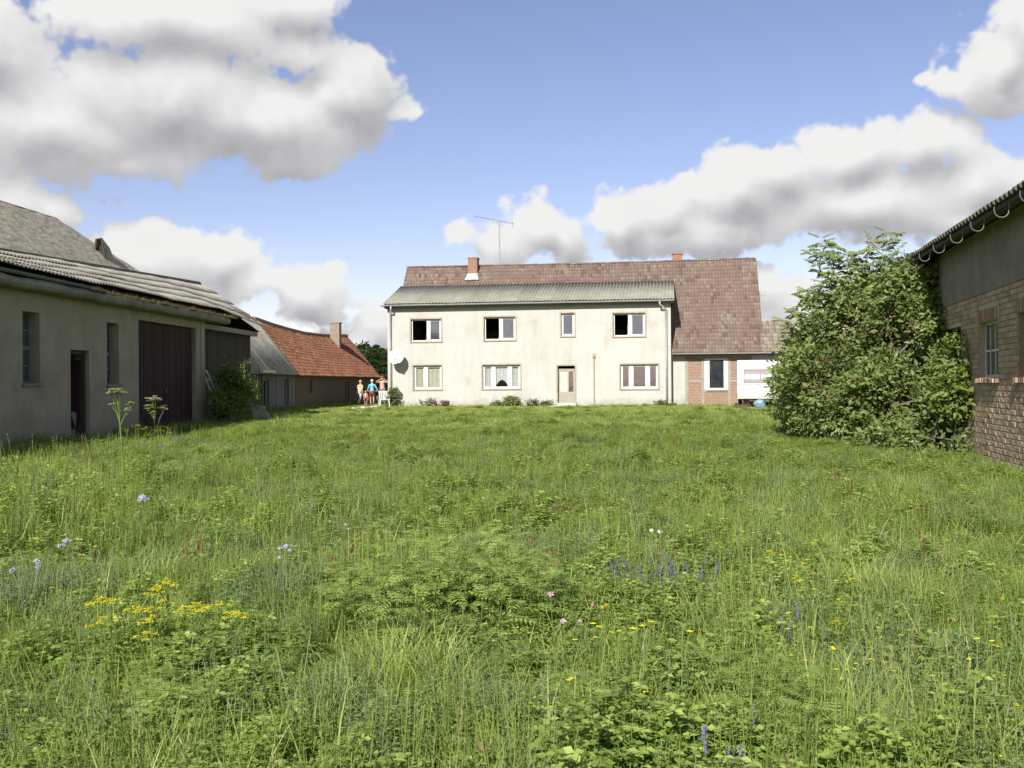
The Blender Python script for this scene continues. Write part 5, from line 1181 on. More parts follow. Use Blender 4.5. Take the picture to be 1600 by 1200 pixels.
# ------------------------------------------------------------------ meadow plants: prototypes (kept out of the scene, scattered by geometry nodes)
PC = bpy.data.collections.new('meadow_species')
SPECIES = []
def proto(name, parts):
    """parts: list of (MB, material key); joined into one mesh with several materials"""
    mb = MB(); mi = []; mats = []
    for k, (m_, key) in enumerate(parts):
        mb.v += m_.v; mb.f += [tuple(i + mb.n for i in f) for f in m_.f]; mb.t += m_.t; mb.n += m_.n; mi += [k] * len(m_.f); mats.append(M[key])
    me = mb.mesh(name)
    for q in mats: me.materials.append(q)
    if len(mi) == len(me.polygons): me.polygons.foreach_set('material_index', mi)
    me.shade_flat()
    return me
def species(name, parts):
    o = bpy.data.objects.new(name, proto(name, parts)); PC.objects.link(o); SPECIES.append(o); return len(SPECIES) - 1

def sp_grass(seed, n, r, Lm, wd, heads=0, tb=.1, bend=1.1):
    rnd = random.Random(seed); g = MB(); d = MB()
    for _ in range(n):
        a = rnd.uniform(0, 6.283); rr = r * rnd.random() ** .6
        g.blade((rr * math.cos(a), rr * math.sin(a), 0), a + rnd.uniform(-1.2, 1.2), Lm * rnd.uniform(.5, 1.15), wd * rnd.uniform(.7, 1.3), rnd.uniform(.0, .45), bend * rnd.uniform(.2, 1.6), min(1, max(0, tb + rnd.random() * .6 + (.35 if rnd.random() < .08 else 0))), 5)
    for _ in range(heads):
        a = rnd.uniform(0, 6.283); rr = r * rnd.random(); L = Lm * rnd.uniform(1.2, 1.7); az = rnd.uniform(0, 6.283); ln = rnd.uniform(.05, .3)
        p = Vector((rr * math.cos(a), rr * math.sin(a), 0)); q = p + Vector((math.cos(az) * math.sin(ln), math.sin(az) * math.sin(ln), math.cos(ln))) * L; m_ = p.lerp(q, .5) + Vector((0, 0, .02))
        d.tube([p, m_, q], [.0018, .0014, .001], 3, rnd.random(), False)
        for k in range(9):
            e = m_.lerp(q, .55 + .05 * k); dd = Vector((rnd.uniform(-1, 1), rnd.uniform(-1, 1), 1.6)).normalized(); d.leaf(e, dd, (rnd.uniform(-1, 1), rnd.uniform(-1, 1), .3), .028, .006, rnd.random(), 0)
    return [(g, 'grass')] + ([(d, 'dry')] if heads else [])
def sp_clover(seed, n, r, h, key='herb', L=.018, flower=None, nf=0):
    rnd = random.Random(seed); g = MB(); s_ = MB(); f = MB()
    for _ in range(n):
        a = rnd.uniform(0, 6.283); rr = r * rnd.random() ** .55; z = h * (1 - .5 * (rr / r) ** 2) * rnd.uniform(.35, 1.08); p = Vector((rr * math.cos(a), rr * math.sin(a), z)); t_ = rnd.random()
        nrm = Vector((rnd.uniform(-.6, .6), rnd.uniform(-.6, .6), 1)); a0 = rnd.uniform(0, 6.283)
        for k in range(3): aa = a0 + k * 2.09; g.leaf(p, (math.cos(aa), math.sin(aa), rnd.uniform(-.2, .3)), nrm, L * rnd.uniform(.8, 1.3), L * .75, t_, .1)
        if rnd.random() < .3: s_.tube([(rr * .5 * math.cos(a), rr * .5 * math.sin(a), 0), p], .0012, 3, t_, False)
    for _ in range(nf):
        a = rnd.uniform(0, 6.283); rr = r * rnd.random(); c = (rr * math.cos(a), rr * math.sin(a), h * rnd.uniform(1., 1.25)); f.ball(c, .012, 5, rnd.random(), 1.1)
    return [(g, key), (s_, key)] + ([(f, flower)] if nf else [])
def pinnate(mb, base, az, L, up, tint, rnd, droop=1.1, pairs=9, lw=.24):
    dx, dy = math.cos(az), math.sin(az); p = Vector(base); a = up; prev = None; st = L / pairs
    for k in range(pairs):
        d = Vector((dx * math.cos(a), dy * math.cos(a), math.sin(a))); n_ = Vector((-dx * math.sin(a), -dy * math.sin(a), math.cos(a))); q = p + d * st
        sdv = d.cross(n_).normalized(); w = L * lw * math.sin(math.pi * (.12 + .83 * k / pairs)) ** .8
        for s_ in (1, -1): mb.leaf(p, sdv * s_ + d * .55, n_, w * rnd.uniform(.85, 1.1), w * .30, min(1, max(0, tint + rnd.uniform(-.12, .12))), .1)
        mb.add([p - sdv * .0015, p + sdv * .0015, q + sdv * .001, q - sdv * .001], [(0, 1, 2, 3)], tint)
        p = q; a -= droop / pairs
    mb.leaf(p, d, n_, w * .9, w * .35, tint, .1)
def sp_fern(seed, n, h, L):
    rnd = random.Random(seed); g = MB()
    for _ in range(n):
        a = rnd.uniform(0, 6.283); r = rnd.random() * .10; top = h * rnd.uniform(.5, 1.); ox, oy = r * math.cos(a), r * math.sin(a)
        g.tube([(ox, oy, 0), (ox * 1.7, oy * 1.7, top)], [.003, .002], 3, .3, False)
        for k in range(5):
            z = top * (.35 + .16 * k); pinnate(g, (ox * (1 + .7 * z / top), oy * (1 + .7 * z / top), z), a + k * 2.4 + rnd.uniform(-.4, .4), L * (1.1 - .12 * k), .9 - .05 * k, rnd.random(), rnd, pairs=8)
    return [(g, 'tansy')]
def sp_broad(seed, n, L, w, key='broad', up=(.5, 1.2), droop=1.2):
    rnd = random.Random(seed); g = MB()
    for i in range(n):
        az = i * 2.4 + rnd.uniform(-.3, .3); l = L * rnd.uniform(.6, 1.1); a = rnd.uniform(*up); dx, dy = math.cos(az), math.sin(az); p = Vector((0, 0, .01)); segs = 7; t_ = rnd.random(); vs = []
        for k in range(segs + 1):
            f_ = k / segs; ww = w * l / L * .5 * (math.sin(math.pi * min(1, f_ * .96 + .02)) ** .75) * (1 if f_ > .18 else .35) + .001; sd_ = Vector((-dy, dx, 0)); wav = .012 * math.sin(k * 2.2 + i)
            vs += [p + sd_ * ww + Vector((0, 0, ww * .35 + wav)), p, p - sd_ * ww + Vector((0, 0, ww * .35 - wav))]
            p = p + Vector((dx * math.cos(a), dy * math.cos(a), math.sin(a))) * l / segs; a -= droop * rnd.uniform(.7, 1.2) / segs
        g.add(vs, [(3 * k, 3 * k + 1, 3 * k + 4, 3 * k + 3) for k in range(segs)] + [(3 * k + 1, 3 * k + 2, 3 * k + 5, 3 * k + 4) for k in range(segs)], t_)
    return [(g, key)]
def sp_upright(seed, n, h, L, key='herb', head=None, r=.09, lw=.4, step=.035):
    rnd = random.Random(seed); g = MB(); f = MB()
    for _ in range(n):
        a = rnd.uniform(0, 6.283); rr = r * rnd.random() ** .5; p = Vector((rr * math.cos(a), rr * math.sin(a), 0)); ln = Vector((rnd.uniform(-.18, .18), rnd.uniform(-.18, .18), 1)).normalized(); H = h * rnd.uniform(.6, 1.1); t_ = rnd.random() * .8
        g.tube([p, p + ln * H], [.0022, .0014], 3, t_, False); k = 0; z = .04
        while z < H:
            aa = k * 1.57 + rnd.uniform(-.3, .3); ll = L * (1.05 - .65 * z / H) * rnd.uniform(.7, 1.1)
            for s_ in (0, math.pi): g.leaf(p + ln * z, (math.cos(aa + s_), math.sin(aa + s_), rnd.uniform(.1, .6)), (0, 0, 1), ll, ll * lw, min(1, t_ + rnd.uniform(0, .2)), .15)
            z += step; k += 1
        if head:
            for q in range(12): f.ball(tuple(p + ln * (H - .006 * q) + Vector((rnd.uniform(-1, 1), rnd.uniform(-1, 1), 0)) * .006), .0055, 4, rnd.random())
    return [(g, key)] + ([(f, head)] if head else [])
def sp_buttercup(seed, n, h, key='yellow', r=.011):
    rnd = random.Random(seed); g = MB(); f = MB()
    for _ in range(n):
        a = rnd.uniform(0, 6.283); p = Vector((.08 * rnd.random() * math.cos(a), .08 * rnd.random() * math.sin(a), 0)); q = p + Vector((rnd.uniform(-.1, .1), rnd.uniform(-.1, .1), h * rnd.uniform(.75, 1.1))); g.tube([p, q], .0014, 3, .4, False)
        for k in range(5): aa = k * 1.2566; f.leaf(q, (math.cos(aa), math.sin(aa), .35), (0, 0, 1), r * 1.3, r * 1.2, rnd.random(), -.15)
    return [(g, 'herb'), (f, key)]

G = [species('tall_grass', sp_grass(s, 56, .14, .34, .0082, 0, .15, 1.6)) for s in (1, 2, 3)]
GS = [species('short_grass', sp_grass(s, 90, .18, .23, .0070, 0, .3, 1.5)) for s in (4, 5)]
GL = [species('lawn_grass', sp_grass(s, 80, .26, .075, .009, 0, .45, 1.2)) for s in (6, 7)]
GY = [species('seeding_grass', sp_grass(s, 44, .12, .32, .0070, 1, .4, 1.5)) for s in (8, 9)]
CL = [species('clover', sp_clover(10, 300, .19, .24, 'herb', .022)), species('clover', sp_clover(11, 230, .18, .30, 'herb', .030)), species('clover', sp_clover(12, 200, .16, .18, 'herb', .020, 'clover', 1))]
VE = [species('vetch', sp_clover(13, 260, .18, .26, 'greyherb', .014)), species('yarrow', sp_clover(14, 260, .17, .23, 'greyherb', .013))]
FE = [species('silverweed', sp_fern(15, 6, .30, .16)), species('young_tansy', sp_fern(16, 7, .40, .15))]
BR = [species('dock', sp_broad(17, 11, .30, .075)), species('dandelion', sp_broad(18, 13, .20, .045, 'broad', (.3, 1.1))), species('plantain', sp_broad(19, 12, .24, .055, 'broad', (.7, 1.3)))]
UP = [species('nettle', sp_upright(20, 9, .42, .06, 'herb')), species('mugwort', sp_upright(21, 10, .40, .045, 'greyherb', None, .1, .3)), species('hawkweed', sp_upright(22, 8, .34, .05, 'broad', None, .09, .3))]
MX = [species('leafy_mix', sp_upright(40, 16, .34, .045, 'herb', None, .14, .34, .028)), species('leafy_mix', sp_upright(41, 14, .30, .055, 'broad', None, .13, .42, .032)), species('leafy_mix', sp_upright(42, 18, .36, .035, 'herb', None, .15, .28, .024))]
RD = [species('sorrel', sp_upright(23, 3, .55, .02, 'reddock', 'reddock', .06, .3, .05))]
YB = [species('buttercup', sp_buttercup(24, 3, .36)), species('hawkbit', sp_buttercup(25, 2, .40, 'yellow', .014))]
WD = [species('white_clover', sp_buttercup(26, 3, .26, 'whitepetal', .008))]
PU = [species('purple_vetch', sp_upright(27, 4, .34, .03, 'greyherb', 'violet', .08))]
TW = [species('twitch', sp_grass(s, 18, .08, .46, .0085, 0, .45, 2.2)) for s in (30, 31)]
SPI = sorted(range(len(SPECIES)), key=lambda i: SPECIES[i].name)      # collection info lists children alphabetically
for k, i in enumerate(SPI): pass
_order = sorted([(o.name, i) for i, o in enumerate(SPECIES)]); RANK = {i: k for k, (nm, i) in enumerate(_order)}

def blocked(x, y):
    if x < -12.5 + .05 * y + .03 and y < 42.3: return True
    if x < -15.8 + .09 * y + .03 and y >= 42.3: return True
    if 9.5 < y < 33.4 and x > 4.59 + .22 * y - .06: return True
    d = Vector((x + 7.03, y - 58, 0)); u = d.dot(HF.u); v = d.dot(HF.w)
    if -.05 < u < 15.9 and v > -.05: return True
    if 15.9 <= u < 22.5 and v > .55: return True
    return False
# measured patches (photo pixels -> spot on the ground): what grows there
def spot(px, py, h=.3):
    a, b = ray(px, py); Y = (EYE - h) / max(-b, .01); return a * Y, Y
def scatter():
    pts = []; rr = random.Random(77)
    bands = [(2.2, 5.0, 150), (5.0, 8.0, 120), (8, 12, 84), (12, 17, 56), (17, 24, 38), (24, 32, 30), (32, 41, 20)]
    for (y0, y1, dens) in bands:
        w0, w1 = y0 * .53 + 1.3, y1 * .53 + 1.3; area = (w0 + w1) * (y1 - y0); n = int(area * dens)
        for _ in range(n):
            y = rr.uniform(y0, y1); x = rr.uniform(-w1, w1)
            if abs(x) > y * .53 + 1.3 or blocked(x, y): continue
            if ((x + .42) / .62) ** 2 + ((y - 6.7) / .70) ** 2 < 1: continue
            front = abs(x + .45) < .8 and 4.6 < y < 5.8
            far = y > 17; n1 = mn.noise(Vector((x * .55, y * .40, 1.))); n2 = mn.noise(Vector((x * .8 + 7, y * .5, 5.))); n3 = mn.noise(Vector((x * 1.6, y * 1.1, 11.))); q = rr.random()
            hs = 1.0 if y < 11 else (1.0 - .45 * min(1, (y - 11) / 10.)) ; hs *= 1 if y < 24 else max(.72, 1 - .28 * (y - 24) / 12.)
            if x > .20 * y + 1.5 and y > 9: hs *= .75
            hs *= (.95 + .6 * fbm2(x, y, .35, 3.)) * (1.2 if 10 < y else 1.) * (1.35 if x < -.36 * y and y > 9 else 1.) * (.7 if front else 1)
            if q < .24 + .35 * max(0, n1): k = rr.choice(G + G + G + GY[:1] + TW + GS)
            elif q < .40 + .2 * max(0, n1): k = rr.choice(GS)
            elif q < .54: k = rr.choice(MX + CL[:2])
            elif n2 > .12 and q < .80: k = rr.choice(CL)
            elif n2 < -.16 and q < .78: k = rr.choice(VE + [UP[1]])
            elif n3 > .26: k = rr.choice(FE[1:] + BR + MX)
            elif n3 < -.25: k = rr.choice(UP + [BR[1]])
            else: k = rr.choice(CL + MX + MX + GS + G[:1] + [FE[0], UP[0], UP[2], UP[1]])
            if q > .997: k = RD[0]
            elif q > .9955: k = PU[0]
            elif q > .989 and not (abs(x) < 2): k = YB[0] if rr.random() < .7 else WD[0]
            if y > 26 and k not in G + GS + GY + CL + MX: k = rr.choice(GS + G)
            s_ = rr.uniform(.75, 1.25) * (1.25 if far else 1.)
            pts.append((x, y, k, s_, s_ * hs, rr.uniform(0, 6.283), rr.uniform(-.12, .12)))
    # local patches seen in the photograph
    def patch(px, py, rpx, kinds, n, s0=.9, s1=1.2, h=.3, hz=1.):
        cx, cy = spot(px, py, h); r_ = rpx / 1600 * cy
        for _ in range(n):
            a = rr.uniform(0, 6.283); q = r_ * rr.random() ** .6; x, y = cx + q * math.cos(a), cy + q * 1.6 * math.sin(a)
            if blocked(x, y): continue
            s_ = rr.uniform(s0, s1); pts.append((x, y, rr.choice(kinds), s_, s_ * hz, rr.uniform(0, 6.283), rr.uniform(-.1, .1)))
    patch(1030, 870, 80, PU + VE[:1] + VE, 44, h=.35); patch(1100, 900, 70, PU + VE, 14); patch(1180, 1130, 60, PU + VE, 12)
    patch(420, 900, 70, VE[1:] + UP[1:2], 50, hz=1.1); patch(450, 880, 60, VE, 26); patch(90, 900, 90, UP[1:2] + VE, 50); patch(620, 1090, 60, VE[1:], 30)
    patch(1190, 840, 90, YB, 10, h=.34); patch(1240, 890, 40, YB, 6, h=.34); patch(1300, 900, 140, G[:1] + TW, 60)
    patch(1330, 990, 170, YB[:1], 7, h=.34); patch(1450, 1090, 200, YB[:1], 6, h=.34); patch(1100, 1130, 260, YB[:1], 3, h=.34); patch(760, 700, 130, YB, 20, .9, 1.2, .3, .9); patch(1000, 1010, 60, YB, 5, h=.36)
    patch(1180, 1060, 110, FE, 24, 1., 1.3); patch(1330, 1130, 90, FE, 14, 1.1, 1.4); patch(1190, 1110, 60, BR[:1], 5, 1.0, 1.25); patch(480, 1070, 60, BR, 9, .9, 1.15); patch(80, 1090, 90, BR, 8, 1., 1.2); patch(330, 1010, 150, FE + CL, 50)
    patch(1390, 905, 60, TW + G, 24, 1.0, 1.3, hz=1.2); patch(1080, 960, 60, TW, 24); patch(640, 1020, 70, TW + G, 30, 1.1, 1.3)
    patch(80, 760, 90, UP + FE, 60, 1.0, 1.4, .4, 1.3); patch(40, 700, 60, UP[:1] + G, 50, 1., 1.4, .4, 1.2); patch(580, 775, 50, VE[1:], 40, 1., 1.3, .3, 1.1)
    patch(880, 795, 18, RD, 3, .7, .9); patch(555, 690, 25, RD, 7, .7, 1.); patch(300, 860, 14, RD, 3, .9, 1., .3, 1.); patch(830, 850, 60, CL[2:], 20); patch(150, 690, 120, UP + G, 60, 1., 1.4, .35, 1.2)
    patch(930, 720, 60, UP[:1] + FE, 40, 1., 1.2, .3, 1.1); patch(1420, 745, 60, G[:2], 26)
    return pts
def gn_instances(name, pts, coll, label, rank):
    me = bpy.data.meshes.new(name); n = len(pts); P = np.array([(p[0], p[1], ground(p[0], p[1]) - .01) for p in pts], np.float32)
    me.vertices.add(n); me.vertices.foreach_set('co', P.ravel())
    for nm, typ, vals in (('kind', 'INT', [rank[p[2]] for p in pts]), ('turn', 'FLOAT_VECTOR', [(p[6], p[6] * .7, p[5]) for p in pts]), ('size', 'FLOAT_VECTOR', [(p[3], p[3], p[4]) for p in pts])):
        a = me.attributes.new(nm, typ, 'POINT')
        if typ == 'INT': a.data.foreach_set('value', np.array(vals, np.int32))
        else: a.data.foreach_set('vector', np.array(vals, np.float32).ravel())
    me.update(); o = bpy.data.objects.new(name, me); COL.objects.link(o); tag(o, label, None, kind='stuff')
    ng = bpy.data.node_groups.new(name, 'GeometryNodeTree'); ng.interface.new_socket('Geometry', in_out='INPUT', socket_type='NodeSocketGeometry'); ng.interface.new_socket('Geometry', in_out='OUTPUT', socket_type='NodeSocketGeometry')
    N = NT(ng); gi = N.add('NodeGroupInput'); go = N.add('NodeGroupOutput')
    ci = N.add('GeometryNodeCollectionInfo', transform_space='ORIGINAL'); ci.inputs['Collection'].default_value = coll; ci.inputs['Separate Children'].default_value = True; ci.inputs['Reset Children'].default_value = True
    def na(nm, dt): x = N.n.new('GeometryNodeInputNamedAttribute'); x.data_type = dt; x.inputs[0].default_value = nm; return x.outputs[0]
    ip = N.add('GeometryNodeInstanceOnPoints'); N.l.new(gi.outputs[0], ip.inputs['Points']); N.l.new(ci.outputs[0], ip.inputs['Instance']); ip.inputs['Pick Instance'].default_value = True
    N.l.new(na('kind', 'INT'), ip.inputs['Instance Index'])
    er = N.n.new('FunctionNodeEulerToRotation'); N.l.new(na('turn', 'FLOAT_VECTOR'), er.inputs[0]); N.l.new(er.outputs[0], ip.inputs['Rotation']); N.l.new(na('size', 'FLOAT_VECTOR'), ip.inputs['Scale'])
    N.l.new(ip.outputs[0], go.inputs[0]); md = o.modifiers.new('scatter', 'NODES'); md.node_group = ng
    return o
_pts = scatter()
gn_instances('meadow_plants', _pts, PC, 'tall unmown meadow grass and wild herbs filling the foreground', RANK)
_l = []; rr = random.Random(5)
for _ in range(17000):
    y = rr.uniform(31, 66); x = rr.uniform(-y * .5 - 3, y * .5 + 3)
    if blocked(x, y): continue
    s_ = rr.uniform(.8, 1.3); hz = s_ * (1. + .8 * max(0, mn.noise(Vector((x * .7, y * .7, 0)))) + (1.2 if y < 38 else 0) + (1.5 if rr.random() < .03 else 0)); tall = rr.random() < .08; _l.append((x, y, rr.choice(GS + CL) if tall else rr.choice(GL), s_ * 1.3, rr.uniform(.35, .75) if tall else hz, rr.uniform(0, 6.28), 0.))
for _ in range(1700):   # weeds along the wall feet
    k = rr.random()
    if k < .35: L = rr.uniform(12, 42); p = LF(L, -rr.uniform(.05, .6), 0)
    elif k < .6: L = rr.uniform(43, 71); p = OF(L, -rr.uniform(.05, .5), 0)
    elif k < .8: L = rr.uniform(11, 34); p = RF(L, -rr.uniform(.08, .35), 0)
    else: L = rr.uniform(0, 20); p = HF(L, (-rr.uniform(.05, .3) if L < 15.9 else .35), 0)
    if k >= .8 and (9.4 < L < 11.4): continue
    hz = 1.0 if k < .35 else (1.1 if k < .6 else (.65 if k < .8 else .55)); _l.append((p[0], p[1], rr.choice(G + UP + GS), hz, hz * rr.uniform(.5, 1.2), rr.uniform(0, 6.28), 0.))
gn_instances('lawn_grass', _l, PC, 'short mown grass between the tall meadow and the buildings', RANK)

# ------------------------------------------------------------------ single plants one can point to
def flower_head(mb, c, r, n, rnd, key=None, size=.007, flat=True):
    for _ in range(n):
        a = rnd.uniform(0, 6.283); q = r * rnd.random() ** .5; z = .25 * r * (1 - (q / r) ** 2) + rnd.uniform(-.006, .006); p = (c[0] + q * math.cos(a), c[1] + q * math.sin(a), c[2] + z)
        a0 = rnd.uniform(0, 6.28)
        for k in range(4): aa = a0 + k * 1.57; mb.leaf(p, (math.cos(aa), math.sin(aa), .3 + rnd.uniform(-.2, .3)), (0, 0, 1), size * 1.3, size * 1.2, rnd.random(), -.1)
def ragwort(px, py, Y, h, n, label, r=.05, key='yellow', group=None, leafy=True):
    a, b = ray(px, py); x = a * Y; ztop = EYE + b * Y; g = ground(x, Y); rnd = random.Random(int(px * 7 + py)); h = ztop - g
    if h < .12: h = .12
    t = thing('flowering_ragwort' if key == 'yellow' else 'flowering_weed', label, 'wildflower', (x, Y, g), group)
    st = MB(); hd = []; base = Vector((x + rnd.uniform(-.03, .03), Y + rnd.uniform(-.03, .03), g - .02)); fork = base.lerp(Vector((x, Y, g + h)), .68); st.tube([base, fork], [.0045, .0035], 5, .4)
    for i in range(n):
        aa = i * 2.4; rr_ = r * (i / max(1, n - 1)) ** .5 * 1.3; tip = Vector((x + rr_ * math.cos(aa), Y + rr_ * math.sin(aa), g + h * (1 - .05 * rnd.random()) - rr_ * .35)); st.tube([fork, tip], [.0025, .0016], 4, .4)
        f = MB(); flower_head(f, tip, r * .42, 11, rnd); hd.append(f)
    s_ = st.build('stem', 'herb', t)
    for f in hd: f.build('flower_head', key, t)
    if leafy:
        lf = MB()
        for k in range(9): z = h * (.15 + .07 * k); pinnate(lf, tuple(base.lerp(fork, min(1, z / (h * .68)))), k * 2.4, .12, .7, rnd.random(), rnd, pairs=7)
        lf.build('leaves', 'tansy', t)
    return t
for (px, py, Y, n, r, lab) in [
    (157, 932, 5.3, 9, .06, 'yellow ragwort at the left end of the bright yellow flower row'),
    (216, 946, 5.35, 6, .05, 'sparse yellow ragwort second from the left in the flower row'),
    (262, 905, 5.8, 8, .055, 'yellow ragwort standing highest in the bright flower row'),
    (243, 918, 5.7, 5, .04, 'small yellow ragwort just left of the highest one'),
    (238, 962, 5.2, 5, .045, 'low yellow ragwort at the front of the flower row'),
    (307, 942, 5.3, 13, .075, 'largest and densest yellow ragwort head in the flower row'),
    (256, 938, 5.45, 5, .05, 'yellow ragwort between the highest and the largest ones'),
    (370, 952, 5.2, 8, .055, 'loose yellow ragwort at the right end of the flower row'),
    (344, 938, 5.4, 4, .04, 'thin pale ragwort just right of the largest yellow head'),
    (162, 965, 5.1, 5, .05, 'faded ragwort below the left end of the flower row'),
    (230, 988, 5.0, 5, .04, 'faded low ragwort beneath the front of the flower row'),
    (60, 715, 12.8, 9, .14, 'pale yellow tansy at the left edge in front of the barn wall'),
    (35, 735, 12.2, 8, .12, 'pale yellow tansy lowest at the left edge of the picture'),
    (102, 712, 13., 5, .09, 'small pale yellow tansy right of the left edge clump'),
    (125, 733, 12.2, 7, .10, 'loose yellow tansy below the barn doorway'),
    (215, 660, 12.5, 9, .16, 'yellow flowered weed at the foot of the tall hogweed'),
    (250, 664, 12.3, 8, .14, 'orange yellow weed right of the hogweed foot'),
    (725, 690, 16.5, 8, .12, 'pale yellow weed in the middle of the meadow before the house'),
    (765, 700, 16.2, 5, .10, 'smaller pale yellow weed right of the mid meadow clump')]:
    ragwort(px, py, Y, 0, n, lab, r)
for (px, py, Y, n, lab) in [(1246, 900, 6.4, 3, 'cluster of small yellow flowers in the grass halfway to the brick barn'), (1309, 970, 5.6, 3, 'brightest pair of yellow flowers right of the middle foreground'), (992, 908, 6.3, 2, 'upright yellow flower just below the violet vetch patch'), (948, 946, 5.7, 2, 'yellow flower between pink flowers and violet vetch patch'),
        (1205, 860, 7.1, 3, 'yellow flowers right of the violet vetch patch'), (1125, 848, 7.4, 3, 'yellow flowers growing behind the violet vetch patch'), (1200, 991, 5.3, 4, 'loose yellow flower cluster left of the brightest yellow pair'), (1368, 1000, 5.2, 3, 'yellow flowers right of and below the brightest yellow pair'),
        (1532, 785, 9.4, 1, 'yellow flower standing at the right before the brick barn'), (1511, 787, 9.3, 1, 'yellow flower just left of the one before the brick barn'), (1566, 935, 5.9, 1, 'single yellow flower near the right edge at mid height'), (1490, 964, 5.5, 1, 'single yellow flower left of the one near the right edge'),
        (962, 1134, 4.2, 2, 'yellow flower low in the middle near the bottom edge'), (1236, 1170, 4.0, 2, 'yellow flowers lowest at the bottom right of centre'), (390, 815, 8., 1, 'single small yellow flower in the grass left of centre'), (1455, 1128, 4.2, 2, 'yellow flower in the lower right corner area')]:
    ragwort(px, py, Y, 0, n, lab, .026, 'yellow', None, False)
_yl = MB(); _ys = MB(); _r5 = random.Random(9)
for (px, py, Y) in [(1080, 830, 7.8), (1255, 880, 6.7), (1150, 1066, 4.7), (1110, 1075, 4.6), (1292, 1160, 4.0), (1048, 1040, 4.9), (1445, 1060, 4.7), (1530, 1060, 4.7), (1550, 1150, 4.1), (1390, 1085, 4.6), (1360, 1032, 4.9), (1118, 1190, 3.9), (1504, 1128, 4.2), (1592, 1105, 4.3), (1183, 1010, 5.1), (1222, 1040, 4.9), (1400, 940, 5.9), (1330, 905, 6.3), (1425, 985, 5.4), (1270, 850, 7.2), (1500, 860, 7.1), (1560, 1010, 5.1), (700, 1130, 4.2), (1010, 1180, 3.9)]:
    a_, b_ = ray(px, py); c_ = (a_ * Y, Y, EYE + b_ * Y); flower_head(_yl, c_, .016, 5, _r5, size=.010); _ys.tube([(c_[0] + .02, Y, 0), c_], .0016, 3, .4)
    _ys.tube
tag(_yl.build('scattered_wildflowers', 'yellow'), 'tiny yellow blossoms sprinkled through the right half of the meadow', None, kind='stuff')
tag(_ys.build('wildflower_stalks', 'herb'), 'thin green stalks of the tiny yellow blossoms', None, kind='stuff')
def thistle(px, py, Y, label, key, r=.02, nh=1, group=None):
    a, b = ray(px, py); x = a * Y; z = EYE + b * Y; g = ground(x, Y); rnd = random.Random(px + py); t = thing('thistle_flower', label, 'wildflower', (x, Y, g), group); st = MB()
    st.tube([(x + .03, Y, g), (x + .01, Y, g + (z - g) * .6), (x, Y, z)], [.004, .003, .0025], 5, .3)
    for i in range(nh):
        c = (x + rnd.uniform(-.05, .05) * (i > 0), Y + rnd.uniform(-.05, .05) * (i > 0), z - .04 * (i > 0) * rnd.random()); f = MB(); rad = r * (1 if i == 0 else .8)
        f.ball(c, rad * .5, 8, .3, 1.1)
        for q in range(46): d = Vector((rnd.gauss(0, 1), rnd.gauss(0, 1), abs(rnd.gauss(0, 1)) * .9 + .1)).normalized(); f.leaf(Vector(c) + d * rad * .3, d, (rnd.uniform(-1, 1), rnd.uniform(-1, 1), rnd.uniform(-1, 1)), rad * .8, rad * .28, rnd.random(), 0)
        f.build('flower_head', key, t)
    for k in range(6): st.leaf((x + .02, Y, g + (z - g) * (.15 + .11 * k)), (math.cos(k * 2.4), math.sin(k * 2.4), .5), (0, 0, 1), .07, .018, .4, .2)
    st.build('stem', 'greyherb', t)
for a_ in [(860, 930, 5.9, 'larger pale pink flower head right of the fern leaved clump', 'pink', .024, 1), (880, 972, 5.5, 'pale pink flower head below the larger pink one', 'pink', .020, 1), (906, 971, 5.5, 'faint small pinkish flower beside the lower pink flower head', 'pink', .014, 1),
           (222, 778, 9.5, 'pale lilac flower head standing at mid height on the left', 'lilac', .035, 3), (103, 846, 7.4, 'lilac flower group below the yellow tansies at far left', 'lilac', .026, 4), (57, 878, 6.8, 'pair of lilac seed heads near the left edge', 'lilac', .022, 3), (20, 892, 6.6, 'lilac flower head closest to the left edge', 'lilac', .022, 2),
           (447, 855, 7.0, 'pale lilac flowers left of the fern leaved clump', 'lilac', .022, 4), (436, 872, 6.9, 'smaller lilac flower below the pale lilac group', 'lilac', .014, 2), (1018, 830, 7.8, 'white flower above the violet vetch patch', 'whitepetal', .020, 1), (1031, 832, 7.7, 'second white flower touching the violet vetch patch', 'whitepetal', .022, 1), (540, 820, 8.4, 'tiny lilac flower beyond the fern leaved clump', 'lilac', .014, 2),
           (868, 792, 9.6, 'dull red clover head on the left of the reddish group', 'clover', .022, 2), (893, 800, 9.4, 'dull red clover head on the right of the reddish group', 'clover', .018, 1), (925, 822, 8.8, 'single reddish flower right of the reddish group', 'clover', .016, 1), (832, 846, 8.2, 'pinkish clover left of the larger pink flower', 'clover', .015, 2), (252, 697, 15., 'dark violet flower in front of the red gate', 'violet', .035, 2)]:
    thistle(*a_)
